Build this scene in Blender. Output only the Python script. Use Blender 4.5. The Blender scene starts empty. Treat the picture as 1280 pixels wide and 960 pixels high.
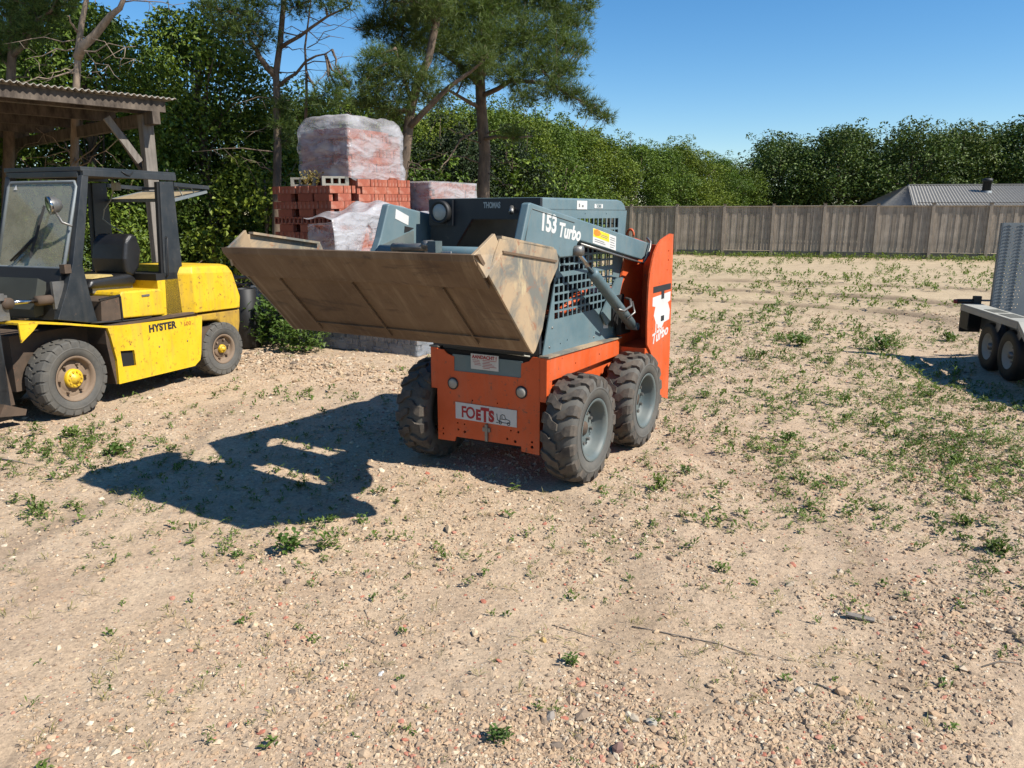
import bpy, bmesh, math, random
import numpy as np
from mathutils import Vector, Matrix, Euler
random.seed(7); rng = np.random.default_rng(11)
R = math.radians
scene = bpy.context.scene
COL = scene.collection

# ------------------------------------------------------------------ camera
CAM_H = 1.85; FPX = 960.0; HZ = 268.0
PITCH = math.atan((480 - HZ) / FPX)
cam_d = bpy.data.cameras.new('camera'); cam = bpy.data.objects.new('camera', cam_d); COL.objects.link(cam)
cam.location = (0, 0, CAM_H); cam.rotation_euler = (math.pi / 2 - PITCH, 0, 0)
cam_d.sensor_fit = 'HORIZONTAL'; cam_d.sensor_width = 36.0; cam_d.lens = 36.0 * FPX / 1280.0
cam_d.clip_start = 0.05; cam_d.clip_end = 3000
scene.camera = cam
# ------------------------------------------------------------------ world and sun
SUN_AZ = -26.0; SUN_EL = 46.0            # azimuth measured from +X towards +Y
world = bpy.data.worlds.new('World'); scene.world = world; world.use_nodes = True
wn = world.node_tree.nodes; wl = world.node_tree.links; wn.clear()
wo = wn.new('ShaderNodeOutputWorld'); wb = wn.new('ShaderNodeBackground'); sk = wn.new('ShaderNodeTexSky')
sk.sky_type = 'NISHITA'; sk.sun_disc = False; sk.sun_elevation = R(SUN_EL); sk.sun_rotation = R(90 - SUN_AZ)
sk.altitude = 0; sk.air_density = 1.0; sk.dust_density = 0.0; sk.ozone_density = 4.0
wb.inputs['Strength'].default_value = 0.086
hs = wn.new('ShaderNodeHueSaturation'); hs.inputs['Saturation'].default_value = 1.28; wl.new(sk.outputs[0], hs.inputs['Color']); wl.new(hs.outputs[0], wb.inputs[0]); wl.new(wb.outputs[0], wo.inputs[0])
sun_d = bpy.data.lights.new('sun', 'SUN'); sun_d.energy = 5.0; sun_d.angle = R(0.53); sun_d.color = (1.0, 0.945, 0.86)
sun = bpy.data.objects.new('sun', sun_d); COL.objects.link(sun)
sdir = Vector((math.cos(R(SUN_AZ)) * math.cos(R(SUN_EL)), math.sin(R(SUN_AZ)) * math.cos(R(SUN_EL)), math.sin(R(SUN_EL))))
sun.rotation_euler = sdir.to_track_quat('Z', 'Y').to_euler(); sun.location = (20, -10, 30)
scene.view_settings.view_transform = 'Standard'; scene.view_settings.look = 'None'
scene.view_settings.exposure = 0.76; scene.view_settings.gamma = 1.0

# ------------------------------------------------------------------ helpers
def at(px, py, Y):
    """world point on the sight line of photo pixel (px,py) at world depth Y"""
    u = (px - 640) / FPX; v = (480 - py) / FPX
    d = Vector((u, math.cos(PITCH) + v * math.sin(PITCH), -math.sin(PITCH) + v * math.cos(PITCH)))
    t = Y / d.y
    return Vector((0, 0, CAM_H)) + d * t

def tag(o, label=None, cat=None, group=None, kind=None):
    if label: o['label'] = label
    if cat: o['category'] = cat
    if group: o['group'] = group
    if kind: o['kind'] = kind
    return o
def empty(name, loc=(0, 0, 0), rz=0.0, label=None, cat=None, group=None):
    o = bpy.data.objects.new(name, None); COL.objects.link(o)
    o.location = loc; o.rotation_euler = (0, 0, rz); o.empty_display_size = 0.3
    return tag(o, label, cat, group)
def link(name, me, parent=None, mats=None):
    o = bpy.data.objects.new(name, me); COL.objects.link(o)
    if parent: o.parent = parent
    if mats:
        if len(me.materials): me.materials.clear()
        for m in (mats if isinstance(mats, (list, tuple)) else [mats]): me.materials.append(m)
    return o
def bevel(o, w=0.004, seg=2, ang=35):
    m = o.modifiers.new('bevel', 'BEVEL'); m.width = w; m.segments = seg; m.limit_method = 'ANGLE'; m.angle_limit = R(ang)
    m.harden_normals = False
    return o
def clone(o, parent=None):
    c = o.copy(); COL.objects.link(c); c.parent = parent
    for ch in list(o.children): clone(ch, c)
    return c

class MB:
    def __init__(s): s.v = []; s.f = []; s.m = []; s.sm = []
    def add(s, vs, fs, m=0, smooth=False):
        n = len(s.v); s.v += [tuple(v) for v in vs]
        for f in fs: s.f.append(tuple(i + n for i in f)); s.m.append(m); s.sm.append(smooth)
        return s
    def box(s, x0, x1, y0, y1, z0, z1, m=0, M=None):
        vs = [Vector(p) for p in ((x0,y0,z0),(x1,y0,z0),(x1,y1,z0),(x0,y1,z0),(x0,y0,z1),(x1,y0,z1),(x1,y1,z1),(x0,y1,z1))]
        if M is not None: vs = [M @ v for v in vs]
        return s.add(vs, [(0,3,2,1),(4,5,6,7),(0,1,5,4),(1,2,6,5),(2,3,7,6),(3,0,4,7)], m)
    def bar(s, a, b, w, h=None, m=0, up=(0, 0, 1)):
        """rectangular bar from a to b"""
        a = Vector(a); b = Vector(b); h = h or w; d = (b - a).normalized(); u = Vector(up)
        if abs(d.dot(u)) > 0.98: u = Vector((1, 0, 0))
        r = d.cross(u).normalized(); u = r.cross(d).normalized()
        vs = [p + r * sx * w / 2 + u * sz * h / 2 for p in (a, b) for sx, sz in ((-1,-1),(1,-1),(1,1),(-1,1))]
        return s.add(vs, [(0,1,2,3),(7,6,5,4),(0,4,5,1),(1,5,6,2),(2,6,7,3),(3,7,4,0)], m)
    def prism(s, poly, axis, a, b, m=0):
        """poly in the other two axes (x,y / y,z / x,z order), extruded a..b along axis"""
        n = len(poly)
        def P(p, t):
            return {'x': (t, p[0], p[1]), 'y': (p[0], t, p[1]), 'z': (p[0], p[1], t)}[axis]
        vs = [P(p, a) for p in poly] + [P(p, b) for p in poly]
        fs = [tuple(range(n))[::-1], tuple(range(n, 2 * n))] + [(i, (i + 1) % n, n + (i + 1) % n, n + i) for i in range(n)]
        return s.add(vs, fs, m)
    def tube(s, pts, r, seg=8, m=0, cap=True, smooth=True):
        pts = [Vector(p) for p in pts]; n = len(pts); rs = r if isinstance(r, (list, tuple)) else [r] * n
        t0 = (pts[1] - pts[0]).normalized(); u = t0.orthogonal().normalized(); vs = []
        for i, p in enumerate(pts):
            t = ((pts[min(i + 1, n - 1)] - pts[max(i - 1, 0)])).normalized()
            u = (u - t * u.dot(t)); u = u.normalized() if u.length > 1e-6 else t.orthogonal().normalized()
            w = t.cross(u)
            for k in range(seg):
                a = 2 * math.pi * k / seg; vs.append(p + (u * math.cos(a) + w * math.sin(a)) * rs[i])
        fs = [(i * seg + k, i * seg + (k + 1) % seg, (i + 1) * seg + (k + 1) % seg, (i + 1) * seg + k) for i in range(n - 1) for k in range(seg)]
        if cap: fs += [tuple(range(seg))[::-1], tuple(range((n - 1) * seg, n * seg))]
        return s.add(vs, fs, m, smooth)
    def lathe(s, prof, seg=40, m=0, axis='x', c=(0, 0, 0), smooth=True):
        """prof: list of (axial, radius)"""
        n = len(prof); vs = []
        for (a, r) in prof:
            for k in range(seg):
                t = 2 * math.pi * k / seg; p = (a, r * math.cos(t), r * math.sin(t))
                if axis == 'y': p = (p[1], p[0], p[2])
                if axis == 'z': p = (p[1], p[2], p[0])
                vs.append((p[0] + c[0], p[1] + c[1], p[2] + c[2]))
        fs = [(i * seg + k, (i + 1) * seg + k, (i + 1) * seg + (k + 1) % seg, i * seg + (k + 1) % seg) for i in range(n - 1) for k in range(seg)]
        return s.add(vs, fs, m, smooth)
    def build(s, name, mats, parent=None, label=None):
        me = bpy.data.meshes.new(name); me.from_pydata(s.v, [], s.f)
        me.polygons.foreach_set('material_index', s.m); me.polygons.foreach_set('use_smooth', s.sm)
        bm = bmesh.new(); bm.from_mesh(me); bmesh.ops.recalc_face_normals(bm, faces=bm.faces); bm.to_mesh(me); bm.free()
        me.update(); o = link(name, me, parent, mats)
        if label: o['label'] = label
        return o

def curve_mesh(cu):
    ob = bpy.data.objects.new('tmp', cu); me = bpy.data.meshes.new_from_object(ob)
    bpy.data.objects.remove(ob); return me
def plate(name, polys, axis, pos, thick, mat, parent, label=None):
    """flat plate with holes: polys in the two other axes; the first is the outline"""
    cu = bpy.data.curves.new(name, 'CURVE'); cu.dimensions = '2D'; cu.fill_mode = 'BOTH'; cu.extrude = thick / 2
    for poly in polys:
        sp = cu.splines.new('POLY'); sp.points.add(len(poly) - 1); sp.use_cyclic_u = True
        for i, p in enumerate(poly): sp.points[i].co = (p[0], p[1], 0, 1)
    me = curve_mesh(cu); me.name = name
    for v in me.vertices:
        a, b, c = v.co
        v.co = {'x': (pos + c, a, b), 'y': (a, pos - c, b), 'z': (a, b, pos + c)}[axis]
    for p in me.polygons: p.use_smooth = False
    me.update()
    o = link(name, me, parent, mat)
    if label: o['label'] = label
    return o
def text(name, s, size, mat, parent, loc, side, bold=0.0, sx=1.0, shear=0.0, ang=0.0, align='LEFT', space=1.0):
    cu = bpy.data.curves.new(name, 'FONT'); cu.body = s; cu.size = size; cu.offset = bold; cu.extrude = 0.0006
    cu.shear = shear; cu.align_x = align; cu.space_character = space
    me = curve_mesh(cu); me.name = name; ca, sa = math.cos(ang), math.sin(ang)
    for v in me.vertices:
        a, b, c = v.co; a *= sx; a, b = a * ca - b * sa, a * sa + b * ca
        v.co = (c, a, b) if side == 'x' else (a, -c, b)
    o = link(name, me, parent, mat); o.location = loc
    return o
def rect(a0, a1, b0, b1): return [(a0, b0), (a1, b0), (a1, b1), (a0, b1)]
def circ(a, b, r, n=12): return [(a + r * math.cos(2 * math.pi * k / n), b + r * math.sin(2 * math.pi * k / n)) for k in range(n)]
def arr_mesh(name, V, F, smooth=False, midx=None):
    """fast mesh from numpy arrays; F is (n,3) or (n,4)"""
    me = bpy.data.meshes.new(name); V = np.asarray(V, np.float32); F = np.asarray(F, np.int32); n, k = F.shape
    me.vertices.add(len(V)); me.vertices.foreach_set('co', V.ravel())
    me.loops.add(n * k); me.loops.foreach_set('vertex_index', F.ravel())
    me.polygons.add(n); me.polygons.foreach_set('loop_start', np.arange(0, n * k, k, dtype=np.int32))
    me.polygons.foreach_set('loop_total', np.full(n, k, np.int32))
    me.polygons.foreach_set('use_smooth', np.full(n, smooth, bool))
    if midx is not None: me.polygons.foreach_set('material_index', np.asarray(midx, np.int32))
    me.update(calc_edges=True); me.validate(); return me

# ------------------------------------------------------------------ materials
def newmat(name):
    m = bpy.data.materials.new(name); m.use_nodes = True; nt = m.node_tree; nt.nodes.clear()
    out = nt.nodes.new('ShaderNodeOutputMaterial'); p = nt.nodes.new('ShaderNodeBsdfPrincipled')
    nt.links.new(p.outputs[0], out.inputs[0]); return m, nt, p, out
def N(nt, t, **kw):
    n = nt.nodes.new(t)
    for k, v in kw.items():
        if k.startswith('i_'): n.inputs[k[2:]].default_value = v
        else: setattr(n, k, v)
    return n
def noise(nt, scale, detail=6, rough=0.6, vec=None, dist=0.0):
    n = N(nt, 'ShaderNodeTexNoise'); n.inputs['Scale'].default_value = scale; n.inputs['Detail'].default_value = detail
    n.inputs['Roughness'].default_value = rough; n.inputs['Distortion'].default_value = dist
    if vec is not None: nt.links.new(vec, n.inputs['Vector'])
    return n.outputs['Fac']
def ramp(nt, fac, stops):
    r = N(nt, 'ShaderNodeValToRGB'); e = r.color_ramp.elements
    while len(e) < len(stops): e.new(0.5)
    for i, (p, c) in enumerate(stops):
        e[i].position = p; e[i].color = (c, c, c, 1) if isinstance(c, (int, float)) else (*c, 1)
    nt.links.new(fac, r.inputs[0]); return r.outputs[0]
def mix(nt, fac, a, b, mode='MIX'):
    m = N(nt, 'ShaderNodeMix', data_type='RGBA', blend_type=mode)
    for sock, v in ((m.inputs[0], fac), (m.inputs[6], a), (m.inputs[7], b)):
        if hasattr(v, 'is_linked') or hasattr(v, 'links'): nt.links.new(v, sock)
        elif isinstance(v, (int, float)): sock.default_value = v
        else: sock.default_value = (*v, 1)
    return m.outputs[2]
def bump(nt, p, fac, strength=0.3, dist=0.01, prev=None):
    b = N(nt, 'ShaderNodeBump'); b.inputs['Strength'].default_value = strength; b.inputs['Distance'].default_value = dist
    nt.links.new(fac, b.inputs['Height'])
    if prev is not None: nt.links.new(prev, b.inputs['Normal'])
    nt.links.new(b.outputs[0], p.inputs['Normal']); return b.outputs[0]
def coord(nt, kind='Object', sc=None):
    tc = N(nt, 'ShaderNodeTexCoord'); o = tc.outputs[kind]
    if sc:
        mp = N(nt, 'ShaderNodeMapping'); mp.inputs['Scale'].default_value = sc; nt.links.new(o, mp.inputs[0]); o = mp.outputs[0]
    return o
def worldpos(nt): return N(nt, 'ShaderNodeNewGeometry').outputs['Position']

K_ALB = 0.70
def paint(name, col, rough=0.42, dust=0.35, dustcol=(0.36, 0.27, 0.18), wear=0.15, wearcol=(0.12, 0.06, 0.035), streak=0.2, scale=1.0, metal=0.0):
    col = tuple(x * K_ALB for x in col); dustcol = tuple(x * K_ALB for x in dustcol)
    m, nt, p, _ = newmat(name); v = coord(nt)
    n1 = noise(nt, 3.2 * scale, 8, 0.65, v); n2 = noise(nt, 22 * scale, 6, 0.7, v, 0.4); n3 = noise(nt, 1.0, 8, 0.6, coord(nt, 'Object', (14, 14, 1.6)))
    tone = ramp(nt, n1, [(0.3, 0.82), (0.7, 1.1)]); base = mix(nt, 1.0, col, tone, 'MULTIPLY')
    d = ramp(nt, n1, [(0.38, 0.0), (0.75, dust)]); c = mix(nt, d, base, dustcol)
    s = ramp(nt, n3, [(0.5, 0.0), (0.75, streak)]); c = mix(nt, s, c, tuple(x * 0.8 for x in dustcol))
    w = ramp(nt, n2, [(0.62 - 0.08 * wear, 0.0), (0.72 - 0.08 * wear, min(1, wear * 4))]); c = mix(nt, w, c, wearcol)
    nt.links.new(c, p.inputs['Base Color']); p.inputs['Metallic'].default_value = metal
    rr = N(nt, 'ShaderNodeMapRange'); rr.inputs['To Min'].default_value = rough * 0.85; rr.inputs['To Max'].default_value = min(1, rough + 0.35)
    nt.links.new(n1, rr.inputs[0]); nt.links.new(rr.outputs[0], p.inputs['Roughness'])
    bump(nt, p, n2, 0.12, 0.004); return m
def simple(name, col, rough=0.6, metal=0.0, var=0.15, bmp=0.0, bscale=40):
    col = tuple(x * K_ALB for x in col); m, nt, p, _ = newmat(name); v = coord(nt); n1 = noise(nt, 6, 6, 0.6, v)
    c = mix(nt, 1.0, col, ramp(nt, n1, [(0.3, 1 - var), (0.7, 1 + var)]), 'MULTIPLY'); nt.links.new(c, p.inputs['Base Color'])
    p.inputs['Roughness'].default_value = rough; p.inputs['Metallic'].default_value = metal
    if bmp: bump(nt, p, noise(nt, bscale, 6, 0.6, v), bmp, 0.01)
    return m
def island(nt): return N(nt, 'ShaderNodeNewGeometry').outputs['Random Per Island']
def objrand(nt): return N(nt, 'ShaderNodeObjectInfo').outputs['Random']

M = {}
M['orange'] = paint('orange_paint', (0.78, 0.105, 0.010), 0.42, 0.16, wear=0.3, streak=0.28)
M['slate'] = paint('slate_blue_paint', (0.130, 0.215, 0.245), 0.38, 0.25, (0.30, 0.27, 0.22), 0.1, streak=0.25)
M['navy'] = paint('dark_navy_paint', (0.007, 0.010, 0.016), 0.35, 0.08, (0.2, 0.18, 0.15), 0.1, (0.10, 0.07, 0.05), streak=0.06)
M['cabdark'] = paint('dark_forklift_paint', (0.017, 0.024, 0.031), 0.32, 0.18, (0.2, 0.18, 0.15), 0.16, (0.10, 0.07, 0.05), streak=0.15)
M['yellow'] = paint('yellow_paint', (0.90, 0.58, 0.008), 0.36, 0.16, (0.5, 0.33, 0.12), 0.5, (0.16, 0.07, 0.025), streak=0.5)
M['yellow_dirty'] = paint('grimy_yellow_paint', (0.62, 0.38, 0.03), 0.55, 0.8, (0.16, 0.09, 0.045), 0.5, (0.10, 0.055, 0.03), streak=0.6)
M['grime'] = paint('brown_grime', (0.075, 0.05, 0.032), 0.8, 0.6, (0.18, 0.12, 0.08), 0.3, streak=0.3)
M['steel_rim'] = paint('grey_rim_paint', (0.105, 0.145, 0.15), 0.42, 0.4, (0.30, 0.26, 0.2), 0.12, streak=0.1)
M['rust_rim'] = paint('rusty_rim', (0.23, 0.155, 0.10), 0.7, 0.6, (0.34, 0.26, 0.18), 0.4, (0.09, 0.045, 0.025), streak=0.2)
M['bucket'] = paint('bucket_steel', (0.150, 0.090, 0.046), 0.6, 0.4, (0.24, 0.16, 0.09), 0.3, (0.06, 0.033, 0.02), streak=0.35)
M['black'] = simple('black_rubber_parts', (0.012, 0.012, 0.012), 0.6)
M['void'] = simple('black_recess', (0.006, 0.006, 0.006), 0.9)
M['chrome'] = simple('chrome_rod', (0.6, 0.6, 0.6), 0.18, 1.0, 0.05)
M['metal'] = simple('dull_steel', (0.28, 0.27, 0.25), 0.45, 0.7, 0.3, 0.2)
M['galv'] = paint('galvanised_steel', (0.25, 0.285, 0.30), 0.5, 0.2, (0.3, 0.28, 0.24), 0.05, streak=0.25, metal=0.35)
M['alu'] = paint('pale_aluminium', (0.50, 0.49, 0.42), 0.5, 0.3, (0.42, 0.38, 0.28), 0.05, streak=0.1)
M['white'] = paint('white_sticker', (0.74, 0.74, 0.71), 0.5, 0.15, (0.45, 0.4, 0.33), 0.04, streak=0.08)
M['red_ink'] = simple('red_ink', (0.42, 0.012, 0.02), 0.5)
M['dark_ink'] = simple('dark_ink', (0.02, 0.02, 0.025), 0.5)
M['grey_ink'] = simple('grey_ink', (0.22, 0.22, 0.22), 0.5)
M['yellow_ink'] = simple('yellow_ink', (0.9, 0.7, 0.02), 0.5)
M['orange_ink'] = simple('orange_ink', (0.85, 0.26, 0.02), 0.5)
M['brown_ink'] = simple('faded_orange_brown_ink', (0.48, 0.17, 0.02), 0.6)
M['lens'] = simple('dusty_lamp_lens', (0.42, 0.40, 0.35), 0.25, 0.0, 0.2)
M['vinyl'] = simple('black_vinyl', (0.016, 0.016, 0.017), 0.42, 0, 0.3, 0.2, 12)
M['foam'] = simple('torn_yellow_foam', (0.55, 0.42, 0.16), 0.9, 0, 0.3, 0.5, 60)
M['red_light'] = simple('red_lamp_plastic', (0.35, 0.03, 0.02), 0.3)
M['concrete'] = simple('grey_concrete', (0.36, 0.36, 0.30), 0.95, 0, 0.15, 0.5, 90)
M['bark'] = None

def bucket_steel():
    m, nt, p, _ = newmat('caked_bucket_steel'); v = coord(nt)
    n1 = noise(nt, 2.2, 9, 0.7, v, 0.8); n2 = noise(nt, 1.0, 8, 0.7, coord(nt, 'Object', (16, 2.0, 2.0)), 0.5); n3 = noise(nt, 24, 7, 0.75, v); n4 = noise(nt, 1.0, 7, 0.65, coord(nt, 'Object', (2.5, 9, 9)), 1.0)
    c = mix(nt, ramp(nt, n1, [(0.3, 0.0), (0.7, 1.0)]), (0.070, 0.040, 0.020), (0.140, 0.092, 0.052))
    c = mix(nt, ramp(nt, n2, [(0.52, 0.0), (0.72, 0.7)]), c, (0.200, 0.145, 0.090))
    c = mix(nt, ramp(nt, n4, [(0.56, 0.0), (0.66, 0.75)]), c, (0.038, 0.022, 0.014))
    c = mix(nt, ramp(nt, n3, [(0.60, 0.0), (0.72, 0.6)]), c, (0.115, 0.045, 0.018))
    nt.links.new(c, p.inputs['Base Color']); nt.links.new(ramp(nt, n2, [(0.3, 0.75), (0.7, 0.45)]), p.inputs['Roughness']); b = bump(nt, p, n3, 0.25, 0.004); bump(nt, p, n4, 0.25, 0.01, b); return m
M['bucket'] = bucket_steel()
def rubber():
    m, nt, p, _ = newmat('dusty_tyre_rubber'); v = coord(nt); n1 = noise(nt, 9, 8, 0.7, v); n2 = noise(nt, 60, 5, 0.6, v)
    c = mix(nt, ramp(nt, n1, [(0.35, 0.05), (0.7, 0.62)]), (0.024, 0.023, 0.022), (0.175, 0.138, 0.10))
    nt.links.new(c, p.inputs['Base Color']); p.inputs['Roughness'].default_value = 0.85; bump(nt, p, n2, 0.25, 0.004); return m
M['tyre'] = rubber()
def rubber2():
    m, nt, p, _ = newmat('grey_sidewall_rubber'); v = coord(nt); n1 = noise(nt, 7, 8, 0.7, v); n2 = noise(nt, 50, 5, 0.6, v)
    c = mix(nt, ramp(nt, n1, [(0.3, 0.1), (0.75, 0.75)]), (0.045, 0.046, 0.044), (0.125, 0.112, 0.09))
    nt.links.new(c, p.inputs['Base Color']); p.inputs['Roughness'].default_value = 0.8; bump(nt, p, n2, 0.2, 0.003); return m
M['tyre_grey'] = rubber2()
def side_steel():
    m, nt, p, _ = newmat('scraped_bucket_side'); v = coord(nt)
    n1 = noise(nt, 3.0, 9, 0.68, v, 0.6); n2 = noise(nt, 9, 9, 0.75, v, 1.0); n3 = noise(nt, 1.0, 7, 0.6, coord(nt, 'Object', (3, 14, 5)))
    c = mix(nt, ramp(nt, n1, [(0.42, 0.0), (0.56, 1.0)]), (0.33, 0.24, 0.145), (0.13, 0.127, 0.108))
    c = mix(nt, ramp(nt, n2, [(0.56, 0.0), (0.64, 0.85)]), c, (0.23, 0.10, 0.05))
    c = mix(nt, ramp(nt, n3, [(0.58, 0.0), (0.68, 0.7)]), c, (0.42, 0.34, 0.2))
    nt.links.new(c, p.inputs['Base Color']); p.inputs['Roughness'].default_value = 0.6; bump(nt, p, n2, 0.2, 0.004); return m
M['bucket_side'] = side_steel()
def glass_dirty():
    m, nt, p, out = newmat('dusty_windscreen_glass')
    t = N(nt, 'ShaderNodeBsdfTransparent'); t.inputs[0].default_value = (0.72, 0.74, 0.66, 1)
    g = N(nt, 'ShaderNodeBsdfGlossy'); g.inputs['Roughness'].default_value = 0.06; g.inputs[0].default_value = (0.8, 0.8, 0.75, 1)
    d = N(nt, 'ShaderNodeBsdfDiffuse'); d.inputs[0].default_value = (0.34, 0.33, 0.25, 1)
    a = N(nt, 'ShaderNodeMixShader'); a.inputs[0].default_value = 0.16; nt.links.new(t.outputs[0], a.inputs[1]); nt.links.new(g.outputs[0], a.inputs[2])
    b = N(nt, 'ShaderNodeMixShader'); nz = ramp(nt, noise(nt, 4, 8, 0.7, coord(nt)), [(0.3, 0.30), (0.7, 0.55)]); nt.links.new(nz, b.inputs[0])
    nt.links.new(a.outputs[0], b.inputs[1]); nt.links.new(d.outputs[0], b.inputs[2]); nt.links.new(b.outputs[0], out.inputs[0]); return m
M['glass'] = glass_dirty()
def film(name, op=0.6, col=(0.80, 0.78, 0.80)):
    m, nt, p, out = newmat(name); v = coord(nt)
    p.inputs['Base Color'].default_value = (*col, 1); p.inputs['Roughness'].default_value = 0.22
    wr = noise(nt, 1.0, 5, 0.5, coord(nt, 'Object', (3.5, 3.5, 9)), 0.8); w2 = noise(nt, 1.0, 5, 0.55, coord(nt, 'Object', (2.2, 2.2, 6)), 0.7)
    b0 = bump(nt, p, wr, 0.6, 0.05, None)
    dn = N(nt, 'ShaderNodeTexNoise'); dn.inputs['Scale'].default_value = 3; nt.links.new(v, dn.inputs['Vector']); va = N(nt, 'ShaderNodeVectorMath', operation='ADD'); nt.links.new(coord(nt, 'Object', (2.2, 2.2, 6)), va.inputs[0]); nt.links.new(dn.outputs['Color'], va.inputs[1])
    vo = N(nt, 'ShaderNodeTexVoronoi', feature='DISTANCE_TO_EDGE'); vo.inputs['Scale'].default_value = 1.4; nt.links.new(va.outputs[0], vo.inputs['Vector']); cr = ramp(nt, vo.outputs['Distance'], [(0.0, 1.0), (0.20, 0.0)]); bump(nt, p, cr, 0.28, 0.02, b0)
    t = N(nt, 'ShaderNodeBsdfTransparent'); a = N(nt, 'ShaderNodeMixShader')
    f = ramp(nt, w2, [(0.32, max(0, op - 0.28)), (0.66, min(1, op + 0.3))]); nt.links.new(f, a.inputs[0])
    tr = N(nt, 'ShaderNodeBsdfTranslucent'); tr.inputs[0].default_value = (*col, 1)
    b = N(nt, 'ShaderNodeMixShader'); b.inputs[0].default_value = 0.25; nt.links.new(p.outputs[0], b.inputs[1]); nt.links.new(tr.outputs[0], b.inputs[2])
    nt.links.new(t.outputs[0], a.inputs[1]); nt.links.new(b.outputs[0], a.inputs[2]); nt.links.new(a.outputs[0], out.inputs[0]); return m
M['film'] = film('white_plastic_film', 0.44, (0.52, 0.52, 0.54)); M['film_thin'] = film('thin_clear_film', 0.28, (0.66, 0.67, 0.7)); M['film_grey'] = film('grey_plastic_film', 0.30, (0.34, 0.37, 0.41))
def brickm(name, cols):
    cols = [tuple(x * K_ALB for x in c) for c in cols]; m, nt, p, _ = newmat(name); v = coord(nt); r = objrand(nt)
    c = ramp(nt, r, [(i / (len(cols) - 1), c) for i, c in enumerate(cols)])
    n1 = noise(nt, 14, 8, 0.7, v); c = mix(nt, 1.0, c, ramp(nt, n1, [(0.3, 0.75), (0.7, 1.2)]), 'MULTIPLY')
    c = mix(nt, ramp(nt, noise(nt, 5, 7, 0.7, v), [(0.55, 0.0), (0.75, 0.55)]), c, (0.5, 0.36, 0.28))
    nt.links.new(c, p.inputs['Base Color']); p.inputs['Roughness'].default_value = 0.92; bump(nt, p, n1, 0.4, 0.006); return m
M['brick'] = brickm('red_clay_brick', [(0.34, 0.085, 0.045), (0.42, 0.115, 0.06), (0.36, 0.09, 0.05), (0.47, 0.15, 0.085)])
M['paver'] = brickm('grey_concrete_paver', [(0.17, 0.18, 0.19), (0.21, 0.22, 0.22), (0.25, 0.25, 0.25), (0.19, 0.20, 0.20)])
def wood(name, ca, cb, sc=(30, 30, 2.2), isl=False):
    ca = tuple(x * K_ALB for x in ca); cb = tuple(x * K_ALB for x in cb); m, nt, p, _ = newmat(name); n1 = noise(nt, 1.0, 9, 0.68, coord(nt, 'Object', sc)); n2 = noise(nt, 2.5, 5, 0.6, coord(nt))
    c = mix(nt, ramp(nt, n1, [(0.3, 0.0), (0.7, 1.0)]), ca, cb)
    c = mix(nt, 1.0, c, ramp(nt, n2, [(0.3, 0.75), (0.7, 1.2)]), 'MULTIPLY')
    if isl: c = mix(nt, 1.0, c, ramp(nt, island(nt), [(0.0, 0.72), (1.0, 1.2)]), 'MULTIPLY')
    nt.links.new(c, p.inputs['Base Color']); p.inputs['Roughness'].default_value = 0.88; bump(nt, p, n1, 0.5, 0.004); return m
M['post'] = wood('weathered_grey_wood', (0.17, 0.145, 0.12), (0.32, 0.285, 0.245))
M['beam'] = wood('dark_stained_wood', (0.028, 0.018, 0.012), (0.21, 0.165, 0.125), (9, 9, 3))
M['fence'] = wood('grey_brown_fence_wood', (0.32, 0.262, 0.200), (0.62, 0.515, 0.40), (26, 26, 1.6), True)
M['pallet'] = wood('pallet_wood', (0.12, 0.09, 0.06), (0.27, 0.21, 0.15), (4, 20, 20))
M['bark'] = wood('pine_bark', (0.085, 0.060, 0.042), (0.26, 0.185, 0.125), (14, 14, 5))
M['barklight'] = wood('bare_tan_bark', (0.20, 0.145, 0.10), (0.44, 0.34, 0.25), (16, 16, 4))
M['twig'] = wood('grey_dead_twig', (0.15, 0.12, 0.095), (0.36, 0.31, 0.25), (14, 14, 5))
M['sheet'] = paint('corrugated_sheet', (0.55, 0.50, 0.42), 0.7, 0.5, (0.25, 0.19, 0.14), 0.1, streak=0.3)
M['fibre'] = paint('grey_fibre_cement', (0.36, 0.345, 0.31), 0.9, 0.6, (0.13, 0.12, 0.10), 0.1, (0.08, 0.08, 0.06), streak=0.3)
def leafm(name, cols, trans=0.35, rough=0.5):
    m, nt, p, out = newmat(name); c = ramp(nt, island(nt), [(i / (len(cols) - 1), c) for i, c in enumerate(cols)])
    c = mix(nt, 1.0, c, ramp(nt, noise(nt, 0.9, 4, 0.6, worldpos(nt)), [(0.3, 0.7), (0.7, 1.25)]), 'MULTIPLY')
    c = mix(nt, 1.0, c, ramp(nt, objrand(nt), [(0.0, (0.78, 0.86, 0.8)), (0.5, (1.0, 1.0, 1.0)), (1.0, (1.25, 1.08, 0.9))]), 'MULTIPLY')
    nt.links.new(c, p.inputs['Base Color']); p.inputs['Roughness'].default_value = rough; p.inputs['Specular IOR Level'].default_value = 0.25
    t = N(nt, 'ShaderNodeBsdfTranslucent'); b = N(nt, 'ShaderNodeMixShader'); b.inputs[0].default_value = trans
    c2 = mix(nt, 1.0, c, (1.25, 1.35, 0.6), 'MULTIPLY'); nt.links.new(c2, t.inputs[0])
    nt.links.new(p.outputs[0], b.inputs[1]); nt.links.new(t.outputs[0], b.inputs[2]); nt.links.new(b.outputs[0], out.inputs[0]); return m
M['leaf'] = leafm('hornbeam_leaves', [(0.032, 0.060, 0.008), (0.080, 0.130, 0.014), (0.155, 0.215, 0.028), (0.050, 0.086, 0.010)], 0.15, 0.55)
M['leaf_far'] = leafm('far_tree_leaves', [(0.028, 0.052, 0.011), (0.055, 0.092, 0.017), (0.110, 0.150, 0.028), (0.040, 0.070, 0.014)], 0.12, 0.55)
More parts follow.
